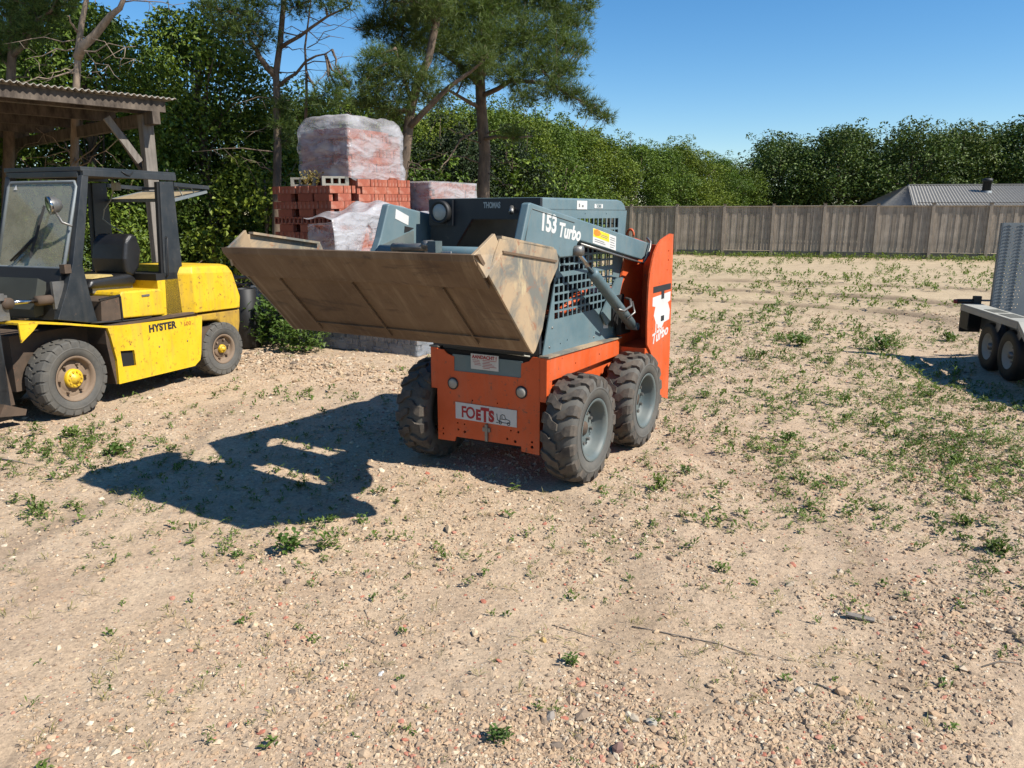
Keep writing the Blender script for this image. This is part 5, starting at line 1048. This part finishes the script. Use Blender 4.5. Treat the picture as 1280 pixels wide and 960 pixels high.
# ------------------------------------------------------------------ barn behind the fence
bn = empty('barn', (21.9, 43.0, 0), R(-6), 'low barn with a grey corrugated roof and black flue behind the fence at right', 'barn')
BW, BD = 22.0, 9.0; ze, zr = 2.35, 3.55
MB().box(.4, BW - .4, .4, BD - .4, 0, 2.5).build('wall', simple('dark_barn_wall', (.10, .085, .07), .9), bn)
def roof_face(p00, p10, p11, p01, pitch, amp, name):
    """corrugated sheet between eave p00-p10 and ridge p01-p11"""
    p00, p10, p11, p01 = map(Vector, (p00, p10, p11, p01)); L = (p10 - p00).length; n = int(L / pitch * 4); V = []
    nrm = (p10 - p00).cross(p01 - p00).normalized()
    for j in range(2):
        for i in range(n + 1):
            f = i / n; a = p00.lerp(p10, f); b_ = p01.lerp(p11, f); d_ = nrm * amp * math.sin(i * math.pi / 2); V.append((a if j == 0 else b_) + d_)
    k = n + 1; F = [(i, i + 1, k + i + 1, k + i) for i in range(n)]
    V2 = [v - nrm * .02 for v in V]; o = link(name, arr_mesh(name, np.array([v[:] for v in V + V2]), np.array(F + [(a + 2 * k, d + 2 * k, c + 2 * k, b + 2 * k) for a, b, c, d in F])), bn, M['fibre']); return o
roof_face((0, 0, ze), (BW, 0, ze), (BW, BD / 2, zr), (1.3, BD / 2, zr), .17, .028, 'roof_slope')
roof_face((0, BD, ze), (0, 0, ze), (1.3, BD / 2 - .01, zr), (1.3, BD / 2, zr), .17, .028, 'roof_hip')
roof_face((BW, BD, ze), (0, BD, ze), (1.3, BD / 2, zr), (BW, BD / 2, zr), .17, .028, 'roof_back_slope')
MB().bar((1.3, BD / 2, zr + .03), (BW, BD / 2, zr + .03), .22, .05).build('ridge_cap', M['fibre'], bn)
MB().box(0, BW, -.06, -.02, ze - .12, ze - .02).build('gutter', M['black'], bn)
MB().lathe([(2.7, .24), (3.65, .22), (3.65, .27), (3.83, .27), (3.87, .12), (3.87, .0001)], 20, 0, 'z', (5.0, 2.9, 0)).lathe([(2.95, .36), (3.17, .27)], 20, 1, 'z', (5.0, 2.9, 0)).build('flue', [M['black'], M['galv']], bn)

# ------------------------------------------------------------------ trees
def cards(C, Nn, L, W_, curl=.15):
    """leaf quads (kite shaped) at centres C with random orientation biased along Nn"""
    n = len(C); t = rng.normal(size=(n, 3)); nn = Nn + rng.normal(size=(n, 3)) * .75; nn /= np.linalg.norm(nn, axis=1)[:, None]
    t -= nn * np.sum(t * nn, 1)[:, None]; t /= np.linalg.norm(t, axis=1)[:, None]; b = np.cross(nn, t)
    l = (L * rng.uniform(.45, 1.5, n))[:, None]; w = (W_ * rng.uniform(.6, 1.3, n))[:, None]
    V = np.stack([C - t * l / 2, C + b * w / 2 + nn * l * curl, C + t * l / 2, C - b * w / 2 + nn * l * curl], 1).reshape(-1, 3)
    F = (np.arange(4)[None] + 4 * np.arange(n)[:, None]); return V, F
def crown_mesh(name, clumps, per, rs, L, W_, mat):
    Cs, Ns = [], []
    for (c, r) in clumps:
        m = int(per * (r / rs) ** 2); d = rng.normal(size=(m, 3)); d /= np.linalg.norm(d, axis=1)[:, None]
        rad = r * np.clip(rng.normal(.90, .14, m), .2, 1.2); p = np.array(c) + d * rad[:, None] * np.array([1, 1, .8]); Cs.append(p); Ns.append(d * .8 + np.array([0, 0, .55]))
    V, F = cards(np.concatenate(Cs), np.concatenate(Ns), L, W_); return arr_mesh(name, V, F, False)
def limb(mb, a, b, r0, r1, n=6, wob=.06, seg=7, sag=0):
    a = Vector(a); b = Vector(b); L = (b - a).length; pts = []
    for i in range(n + 1):
        f = i / n; p = a.lerp(b, f); w = wob * L * math.sin(f * math.pi); p += Vector((random.uniform(-w, w), random.uniform(-w, w), random.uniform(-w, w) - sag * math.sin(f * math.pi))); pts.append(p)
    mb.tube(pts, [r0 + (r1 - r0) * i / n for i in range(n + 1)], seg); return pts
def broadleaf_proto(H, Rw, ncl, per, L, W_, mat, low=.12, seed=1):
    random.seed(seed); cl = []
    for i in range(ncl):
        f = random.random() ** .75; z = H * (low + (1 - low) * f) - .25; prof = Rw * min(1, (1.06 - f) * 2.6) ** .6 * (.72 + .28 * min(1, f * 4)); a = random.uniform(0, 6.283); q = prof * random.random() ** .35
        cl.append(((q * math.cos(a), q * math.sin(a), z), random.uniform(.24, .52) * Rw / 1.6))
    for i in range(int(ncl * .10)):   # shoots above the outline
        a = random.uniform(0, 6.283); q = Rw * .7 * random.random(); cl.append(((q * math.cos(a), q * math.sin(a), H * random.uniform(.95, 1.07)), random.uniform(.10, .22) * Rw / 1.6))
    cm = crown_mesh('crown', cl, per, .4 * Rw / 1.6, L, W_, mat); mb = MB(); tr_ = [(0, 0, -.1), (.05, .03, H * .3), (-.03, .05, H * .6), (0, 0, H * .9)]; mb.tube(tr_, [.13 * H / 6, .10 * H / 6, .06 * H / 6, .02], 8)
    for i in range(26):
        c = random.choice(cl)[0]; s0 = max(.4, c[2] * random.uniform(.35, .75)); limb(mb, (0, 0, s0), c, .035 * H / 6, .008, 4, .06, 5)
    return cm, mb
def place(proto, loc, rz, sc, label, group, name='broadleaf_tree', cat='tree', pieces=None):
    cm, tm = proto; r = empty(name, loc, rz, label, cat, group); r.scale = sc
    for nm, me in (('trunk', tm), ('crown', cm)):
        o = bpy.data.objects.new(nm, me); COL.objects.link(o); o.parent = r
    return r
def proto(*a, **k):
    mat = a[6]; cm, mb = broadleaf_proto(*a, **k); cm.materials.append(mat); t = mb.build('trunk', M['bark']); tm = t.data; bpy.data.objects.remove(t); return cm, tm
PA = [proto(6.1, 1.95, 150, 175, .10, .066, M['leaf'], .04, 3), proto(6.1, 1.95, 150, 175, .10, .066, M['leaf'], .04, 9)]
PF = [proto(7.9, 3.3, 170, 110, .19, .125, M['leaf_far'], .04, 5), proto(7.9, 3.3, 170, 110, .19, .125, M['leaf_far'], .04, 6)]
random.seed(5)
# hedge row from the left foreground to the far centre
hp = []
P0 = Vector((-15.5, 10.5)); pts_h = [Vector((-14.5, 13.0)), Vector((-9.0, 17.0)), Vector((-4.2, 23.8)), Vector((2.9, 41.0)), Vector((18.5, 61.5))]
ords = ['nearest', 'second', 'third', 'fourth', 'fifth', 'sixth', 'seventh', 'eighth', 'ninth', 'tenth', 'eleventh', 'twelfth', 'thirteenth', 'fourteenth', 'fifteenth', 'sixteenth', 'seventeenth', 'eighteenth', 'nineteenth', 'twentieth', 'twenty first', 'twenty second', 'twenty third', 'twenty fourth', 'twenty fifth', 'twenty sixth', 'twenty seventh', 'twenty eighth', 'twenty ninth', 'thirtieth']
path = []
for a, b_ in zip(pts_h[:-1], pts_h[1:]):
    L_ = (b_ - a).length; st = 2.3 if a.y < 38 else 3.0; m_ = max(1, int(L_ / st)); path += [a.lerp(b_, k / m_) for k in range(m_)]
for k, p in enumerate(path[:30]):
    if p.y < 40:
        place(random.choice(PA), (p.x - 2.2 + random.uniform(-.4, .4), p.y + 1.7 + random.uniform(-.4, .4), 0), random.uniform(0, 6), (1.1, 1.1, random.uniform(.80, .88) if 18 < p.y < 30 else random.uniform(.86, .97)), 'tree of the rear hedge row, showing only as dark foliage through the front row', 'trees of the rear hedge row')
    far = p.y > 38; sc = random.uniform(.94, 1.08) * (1.0 if not far else 1.0); pr = random.choice(PA)
    place(pr, (p.x + random.uniform(-.25, .25), p.y + random.uniform(-.4, .4), 0), random.uniform(0, 6), (sc * (1.25 if far else 1.0), sc * (1.25 if far else 1.0), sc * random.uniform(.95, 1.05) * (1.0 if not far else 1.0 - .13 * (p.y - 38) / 20) * (.84 if 20 < p.y < 30 else 1.0)), ords[k] + ' tree from the left in the long green hedge row', 'trees of the long hedge row')
# tall trees beyond the barn
fx = [(20.5, 61, 1.0), (24.5, 59, 1.02), (29, 58, 1.02), (33.5, 59, 1.0), (38, 57.5, 1.10), (42.5, 58, 1.12), (47.5, 58, 1.05), (22.5, 66, .95), (27, 65, 1.0), (31.5, 66, 1.0), (36, 65, 1.05), (41, 65, 1.12), (46, 66, 1.1), (18.5, 66, .62)]
fl_ = ['tree at the left end of the far wood, where it meets the hedge', 'second tree from the left in the far wood', 'tree of the far wood above the left end of the barn roof', 'tree of the far wood above the barn roof, left of the flue', 'tree of the far wood directly behind the black flue', 'tallest tree of the far wood near the right edge', 'tree of the far wood beyond the right edge'] + ['tree in the rear row of the far wood, ' + s for s in ('left of the barn', 'left above the barn roof', 'above the middle of the roof', 'just left of the flue', 'just right of the flue', 'at the far right', 'lowest, in the gap beside the hedge')]
for (x, y, s), lb_ in zip(fx, fl_):
    s *= .97
    place(random.choice(PF), (x, y, 0), random.uniform(0, 6), (s * 1.15, s * 1.15, s * random.uniform(.95, 1.03)), lb_, 'trees of the far wood beyond the barn')
# dense low growth under the hedge
PB = proto(2.6, 1.5, 50, 110, .10, .07, M['leaf'], .02, 12)
for k, (x, y, s, lb_) in enumerate([(-9.6, 14.6, 1.0, 'leafy bush behind the forklift cab, under the shelter roof'), (-7.6, 15.4, .9, 'leafy bush right of the shelter post'), (-5.3, 17.0, 1.1, 'dark bush left of the red brick stacks'), (-4.3, 18.6, 1.2, 'dark bush directly behind the red brick stacks'), (-2.2, 21.0, 1.2, 'bush behind the wrapped brick packs'), (.1, 24.5, 1.4, 'bush under the tall pine behind the loader cab'), (1.6, 29.5, 1.3, 'bush right of the tall pine, behind the cab roof')]):
    place(PB, (x, y, 0), k * 1.3, (s, s, s), lb_, 'bushes under the hedge row', 'bush', 'bush')
PD = proto(4.3, 1.7, 110, 170, .10, .06, M['leaf_dark'], .02, 21)  # low trees added behind the stacks, leaves much darker than the hedge's
for k, (x, y, s, lb_) in enumerate([(-3.6, 22.4, 1.0, 'dark-leaved tree behind the big wrapped pack, left of the other dark ones'), (-1.9, 23.6, 1.03, 'dark-leaved tree between the leaning pine and the tallest pine'), (-.2, 25.2, 1.0, 'dark-leaved tree right behind the tallest pine trunk')]):
    place(PD, (x, y, 0), k * 2.1, (s, s, s), lb_, 'dark-leaved trees behind the brick stacks', 'dark_leaved_tree')
# ---- pines
def pine(name, label, D, trunk, limbs, clumps, r0, density=1.0, twigs=(), bark='bark', tall=None, extra_label=None, tl=.15):
    base = at(trunk[0][0], trunk[0][1], D); base.z = 0
    root = empty('pine_tree', base, 0, label, 'tree', 'tall pines behind the stacks'); mb = MB()
    tp = [Vector((0, 0, -.1))] + [at(px, py, D + dd) - base for (px, py, dd) in [(t[0], t[1], t[2] if len(t) > 2 else 0) for t in trunk[0:]]]
    if tp[1].z < .3: tp = tp[:1] + tp[2:]
    n = len(tp); mb.tube(tp, [r0 * (1 - .72 * i / (n - 1)) for i in range(n)], 10)
    nodes = list(tp[1:])
    for L_ in limbs:
        ps = [at(px, py, D + dd) - base for (px, py, dd) in L_[1]]; m_ = len(ps); fine = []
        for i in range(m_ - 1):
            for f in (0, .5): q = ps[i].lerp(ps[i + 1], f); fine.append(q + Vector([random.uniform(-.05, .05) for _ in range(3)]) * (1 if f else 0))
        fine.append(ps[-1]); mb.tube(fine, [L_[0] * (1 - .75 * i / (len(fine) - 1)) for i in range(len(fine))], 7); nodes += ps[1:] + fine[len(fine) // 2:]
    cl = []
    for (px, py, dd, rp) in clumps:
        c = at(px, py, D + dd) - base; r = rp / FPX * D; cl.append((c, r)); q = min(nodes, key=lambda v: (v - c).length); limb(mb, q, c, .022 + .02 * r, .008, 5, .07, 5)
        for k in range(5): limb(mb, q.lerp(c, random.uniform(.4, .9)), c + Vector([random.uniform(-r, r) for _ in range(3)]), .010, .003, 3, .08, 4)
    for (a, b_, rr0) in twigs:
        A = at(*a) - base; B_ = at(*b_) - base; pts_ = limb(mb, A, B_, rr0, rr0 * .25, 5, .07, 5)
        for k in range(3): q = random.choice(pts_[1:-1]); limb(mb, q, q + Vector((random.uniform(-.4, .4), random.uniform(-.3, .3), random.uniform(-.35, .1))), rr0 * .4, rr0 * .12, 3, .1, 4)
    mb.build('trunk', M[bark], root)
    Vs = []
    for (c, r) in cl:
        m_ = int((330 if r < .95 else 130) * density * (r / .5) ** 2) + 14; d = rng.normal(size=(m_, 3)); d /= np.linalg.norm(d, axis=1)[:, None]; p = np.array(c[:]) + d * (r * np.clip(rng.normal(.7, .33, m_), 0, 1.35))[:, None] * np.array([1, 1, .62])
        ax = d * .8 + np.array([0, 0, .55]) + rng.normal(size=(m_, 3)) * .35; ax /= np.linalg.norm(ax, axis=1)[:, None]; K = 11
        dirs = ax[:, None, :] + rng.normal(size=(m_, K, 3)) * .62; dirs /= np.linalg.norm(dirs, axis=2)[..., None]; ln = tl * rng.uniform(.7, 1.25, (m_, K, 1))
        side = np.cross(dirs, rng.normal(size=(m_, K, 3))); side /= np.linalg.norm(side, axis=2)[..., None]; w = .0085
        p0 = p[:, None, :] - side * w / 2; p1 = p[:, None, :] + side * w / 2; p2 = p[:, None, :] + dirs * ln + side * .001
        Vs.append(np.stack([p0, p1, p2], 2).reshape(-1, 3))
    if Vs:
        V = np.concatenate(Vs); F = np.arange(len(V)).reshape(-1, 3); link('crown', arr_mesh('crown', V, F), root, M['needle'])
    return root
random.seed(8)
pine('p', 'tall dense pine in the middle, its right branch reaching over the hedge', 17.0,
     [(604, 300), (604, 240), (606, 190), (602, 140), (600, 100), (606, 60), (612, 10), (618, -60), (620, -140), (612, -300), (605, -500)],
     [(.055, [(602, 120, 0), (640, 100, -.6), (690, 105, -1.0), (735, 130, -1.2), (758, 146, -1.2)]), (.06, [(602, 110, 0), (560, 70, -.5), (520, 40, -.8), (480, 30, -1)]), (.06, [(604, 80, 0), (650, 50, .6), (700, 20, .8)]),
      (.045, [(600, 175, 0), (640, 172, -.5), (665, 170, -.7)]), (.05, [(602, 135, 0), (570, 118, -.4), (545, 112, -.6)]), (.03, [(601, 160, 0), (575, 175, -.4), (560, 200, -.6), (548, 215, -.8)])],
     [(600, 15, 0, 48), (640, -10, .5, 50), (560, 20, -.3, 42), (520, 15, -.8, 34), (486, 30, -1, 26), (690, 5, .6, 40), (712, 30, .2, 26), (655, 45, -.2, 42), (610, 55, -.6, 36), (570, 62, -.6, 34), (530, 52, -.9, 28), (700, 55, -.3, 26), (675, 82, -.6, 28), (640, 92, -.8, 26), (708, 88, -.8, 20), (690, 112, -1, 20), (718, 118, -1.1, 16), (738, 134, -1.2, 15), (757, 146, -1.2, 11), (655, 120, -.9, 17), (600, 88, .5, 22), (580, 98, -.4, 18), (500, 62, -.9, 18), (462, 36, -1, 14), (560, -40, 0, 55), (620, -70, 0, 60), (680, -60, .4, 50), (520, -50, -.5, 45), (590, -130, 0, 60), (650, -140, 0, 55), (560, -230, .3, 85), (640, -240, 0, 85), (600, -330, 0, 95), (520, -300, -.3, 75), (690, -320, .3, 75), (600, -440, 0, 95), (560, -520, 0, 75), (650, -500, 0, 70), (480, -20, -.8, 30), (640, 168, -.6, 14), (725, 60, -.3, 14), (733, 8, .4, 13)],
     .155, 1.3, [((604, 205, 17.0), (545, 190, 16.4), .018), ((604, 190, 17.0), (660, 215, 16.5), .015), ((604, 225, 17), (560, 240, 16.3), .014), ((605, 180, 17), (560, 160, 16.2), .02), ((604, 215, 17), (650, 238, 16.4), .012), ((603, 170, 17), (655, 150, 16.5), .016)])
pine('p', 'leaning forked pine left of the tallest one, behind the wrapped packs', 15.2,
     [(498, 300), (500, 235), (506, 195), (510, 165), (513, 140), (520, 110), (535, 75), (545, 30), (552, -30), (556, -90), (545, -220), (540, -380)],
     [(.07, [(510, 160, 0), (530, 140, -.2), (560, 110, -.3), (590, 88, -.3), (612, 70, -.4)]), (.05, [(516, 130, 0), (505, 95, -.3), (495, 60, -.6)])],
     [(485, 95, -.5, 26), (465, 110, -.7, 18), (500, 125, -.5, 22), (470, 70, -.7, 20), (455, 92, -.8, 14), (530, 100, -.4, 26), (505, 80, -.4, 22), (545, 125, .2, 18), (470, 128, -.3, 18), (560, -60, 0, 45), (520, -70, 0, 42), (540, -180, 0, 75), (480, -170, -.3, 60), (540, -300, 0, 85), (470, -280, 0, 70), (550, -400, 0, 70), (600, 75, -.3, 20), (452, 128, 0, 14), (490, 142, .2, 16), (540, 10, -.3, 30), (500, -10, -.4, 30)],
     .125, 1.1, [((508, 185, 15.2), (455, 175, 14.9), .015), ((506, 200, 15.2), (545, 215, 14.8), .015), ((502, 225, 15.2), (545, 236, 14.8), .010), ((510, 170, 15.2), (470, 150, 14.9), .014), ((505, 210, 15.2), (560, 190, 14.8), .013)])
pine('p', 'thin sparse pine with twiggy bare branches left of the wrapped pack', 14.6,
     [(346, 300), (346, 240), (347, 180), (346, 120), (345, 92), (350, 55), (354, 10), (356, -50), (358, -110), (360, -260)],
     [(.06, [(344, 95, 0), (325, 72, -.2), (312, 50, -.3), (300, 20, -.4)]), (.04, [(350, 60, 0), (375, 45, -.3), (410, 20, -.6), (440, 5, -.8)]), (.035, [(346, 110, 0), (370, 92, -.2), (395, 70, -.4), (415, 62, -.5)]), (.03, [(382, 150, -.3), (383, 90, -.3), (385, 30, -.3), (388, -30, -.3)])],
     [(285, 12, -.4, 26), (262, 8, -.5, 14), (310, 28, -.3, 22), (330, 45, -.2, 20), (298, 42, -.4, 16), (322, 8, -.2, 24), (278, 35, -.4, 12), (370, 8, -.3, 20), (405, 5, -.6, 16), (432, 3, -.8, 14), (318, 62, -.2, 14), (425, 95, -.6, 13), (412, 112, -.6, 16), (398, 128, -.5, 16), (425, 125, -.6, 14), (356, 132, 0, 16), (352, 155, 0, 16), (360, 175, .1, 14), (350, -60, 0, 40), (310, -50, -.3, 40), (400, -50, -.5, 36), (350, -150, 0, 75), (300, -180, 0, 60), (410, -170, 0, 65), (360, -260, 0, 70), (320, -230, 0, 75), (400, -250, 0, 75), (340, -330, 0, 80), (290, -150, -.4, 60), (380, -340, 0, 70), (280, -260, 0, 65), (435, 110, -.3, 12)],
     .09, .8, [((350, 60, 14.6), (400, 62, 14.2), .012), ((347, 90, 14.6), (410, 88, 14.2), .012), ((352, 40, 14.6), (430, 48, 14.1), .014), ((384, 80, 14.3), (440, 70, 14.0), .012), ((384, 60, 14.3), (445, 20, 14.0), .010), ((384, 100, 14.3), (430, 130, 14.0), .012), ((346, 190, 14.6), (240, 190, 14.2), .014), ((346, 215, 14.6), (300, 195, 14.2), .012), ((346, 120, 14.6), (290, 130, 14.3), .012), ((384, 40, 14.3), (340, 30, 14.2), .010), ((346, 150, 14.6), (305, 175, 14.3), .010), ((384, 120, 14.3), (450, 148, 14), .010), ((384, 20, 14.3), (450, 38, 14), .010)])
pine('p', 'bare forked pine trunk with pale dead limbs rising behind the shelter roof', 12.6,
     [(92, 330), (92, 260), (93, 205), (94, 150), (96, 100), (98, 60), (102, 30), (108, 0), (114, -40), (118, -90)],
     [(.075, [(97, 72, 0), (118, 45, -.1), (138, 20, -.2), (155, -2, -.3), (170, -40, -.3)]), (.02, [(98, 42, 0), (88, 28, -.2), (84, 20, -.3)])],
     [(110, -110, 0, 60), (170, -80, -.3, 50), (60, -70, -.3, 50)],
     .085, .8, [((96, 62, 12.6), (170, 58, 12.2), .014), ((95, 90, 12.6), (40, 100, 12.2), .016), ((95, 85, 12.6), (60, 92, 12.1), .010), ((96, 60, 12.6), (30, 75, 12.3), .012), ((98, 55, 12.6), (150, 100, 12.1), .010), ((152, 3, 12.4), (230, 4, 12.0), .012), ((93, 195, 12.6), (45, 160, 12.2), .012), ((93, 205, 12.6), (130, 172, 12.2), .014), ((93, 210, 12.6), (158, 168, 12.2), .010), ((93, 185, 12.6), (30, 198, 12.1), .010), ((94, 50, 12.6), (5, 55, 12.2), .010), ((98, 45, 12.6), (180, 80, 12.1), .009), ((93, 215, 12.6), (60, 205, 12.1), .010), ((93, 190, 12.6), (82, 240, 12.1), .016)], 'barklight')
pine('p', 'pine with heavy dark foliage filling the top left corner', 13.6,
     [(10, 320), (10, 240), (12, 150), (14, 90), (16, 40), (20, -20), (22, -90)], [(.05, [(15, 70, 0), (40, 40, -.3), (62, 15, -.5)])],
     [(12, 12, 0, 34), (40, 5, -.2, 30), (62, 18, -.4, 22), (25, 42, -.3, 26), (52, 42, -.4, 16), (-8, 45, 0, 26), (0, 70, 0, 18), (75, -5, -.4, 22), (20, -50, 0, 50), (60, -50, 0, 45)], .12, 1.1, [((12, 100, 13.6), (60, 80, 13.2), .012)])
# brush pile of dead branches left of the bucket
bp = MB(); c0 = at(285, 318, 13.2)
for k in range(75):
    a = random.uniform(0, math.pi); L_ = random.uniform(.4, 1.6); p = Vector((random.gauss(0, .55), random.gauss(0, .3), random.uniform(.02, .75) * .6)); d = Vector((math.cos(a), math.sin(a) * .6, random.uniform(-.25, .35))).normalized() * L_; limb(bp, p - d * .5, p + d * .5, random.choice((.007, .009, .016)), .003, 4, .08, 5)
pz = bp.build('branch_pile', M['barklight']); pz.location = (c0.x, c0.y, .35); tag(pz, 'heap of dry brown branches behind the forklift counterweight', 'branches')
MBs = MB().tube([(-1.2, 0, .5), (0, 0, .62), (.8, .1, .66)], .03, 7).build('fallen_branch', M['barklight']); MBs.location = (c0.x, c0.y - .2, .18); tag(MBs, 'long pale fallen branch lying across the branch heap', 'branch')
# low bank under the heap
mbk = MB(); V, F = leaf_fan(0, 0, 0, 900, .11, .05, .5, 1.5, .45); o = link('ground_ivy', arr_mesh('ground_ivy', V, F), None, M['weed']); o.location = (c0.x - .4, c0.y + .4, 0); tag(o, 'low green growth around the branch heap', 'ground cover', kind='stuff')
# green bush by the pavers and tall grass at their right end
def bush(px, py, s, n, label, h=.55):
    w = gpt(px, py); V, F = leaf_fan(0, 0, .03, n, .12 * s, .06 * s, .35, .34 * s, h * s); r = empty('nettle_bush', (w.x, w.y, 0), 0, label, 'bush'); link('leaves', arr_mesh('leaves', V, F), r, M['leafy'] if 'leafy' in M else M['weed']); mb = MB()
    for i in range(14): a = random.uniform(0, 6.28); rd = random.uniform(.02, .3) * s; mb.tube([(math.cos(a) * rd, math.sin(a) * rd, 0), (math.cos(a) * rd * 1.2, math.sin(a) * rd * 1.2, h * s * random.uniform(.6, 1))], [.005, .002], 4)
    mb.build('stem', M['weed'], r)
bush(338, 430, 1.15, 620, 'large green nettle bush between the forklift rear wheel and the pavers'); bush(378, 440, .95, 480, 'lower green nettle bush in front of the grey pavers, right of a larger one', .42); bush(318, 425, .9, 320, 'small nettle bush right against the forklift rear wheel', .5)
w = gpt(530, 440); V, F = leaf_fan(0, 0, 0, 160, .34, .006, 1.2, .14, 0); o = link('grass_tuft', arr_mesh('grass_tuft', V, F), None, M['straw']); o.location = (w.x, w.y, 0); tag(o, 'tuft of tall pale grass at the right end of the pavers beside the loader tyre', 'grass tuft')
# bits behind the forklift
w = gpt(303, 352); o = link('foil_sheet', arr_mesh('foil_sheet', np.array([(math.cos(t) * .25 * random.uniform(.6, 1), math.sin(t) * .2, random.uniform(0, .18)) for t in np.linspace(0, 6, 12)] + [(0, 0, .2)]), np.array([(i, (i + 1) % 12, 12) for i in range(12)])), None, M['film_grey']); o.location = (w.x, 12.3, .35); tag(o, 'scrap of crumpled grey film beside the paver stacks', 'litter')
o = MB().lathe([(0, .0001), (0, .16), (.55, .15), (.55, .13), (.05, .12), (.05, .0001)], 18, 0, 'z').build('black_bin', M['black']); w = at(308, 395, 10.9); o.location = (w.x, w.y, .25); tag(o, 'small black plastic bin between the forklift and the pavers', 'bin'); o.location.z = 0.0; o.scale = (1, 1, 1.5)
print('objects', len(bpy.data.objects), 'tris', sum(len(m.polygons) for m in bpy.data.meshes))
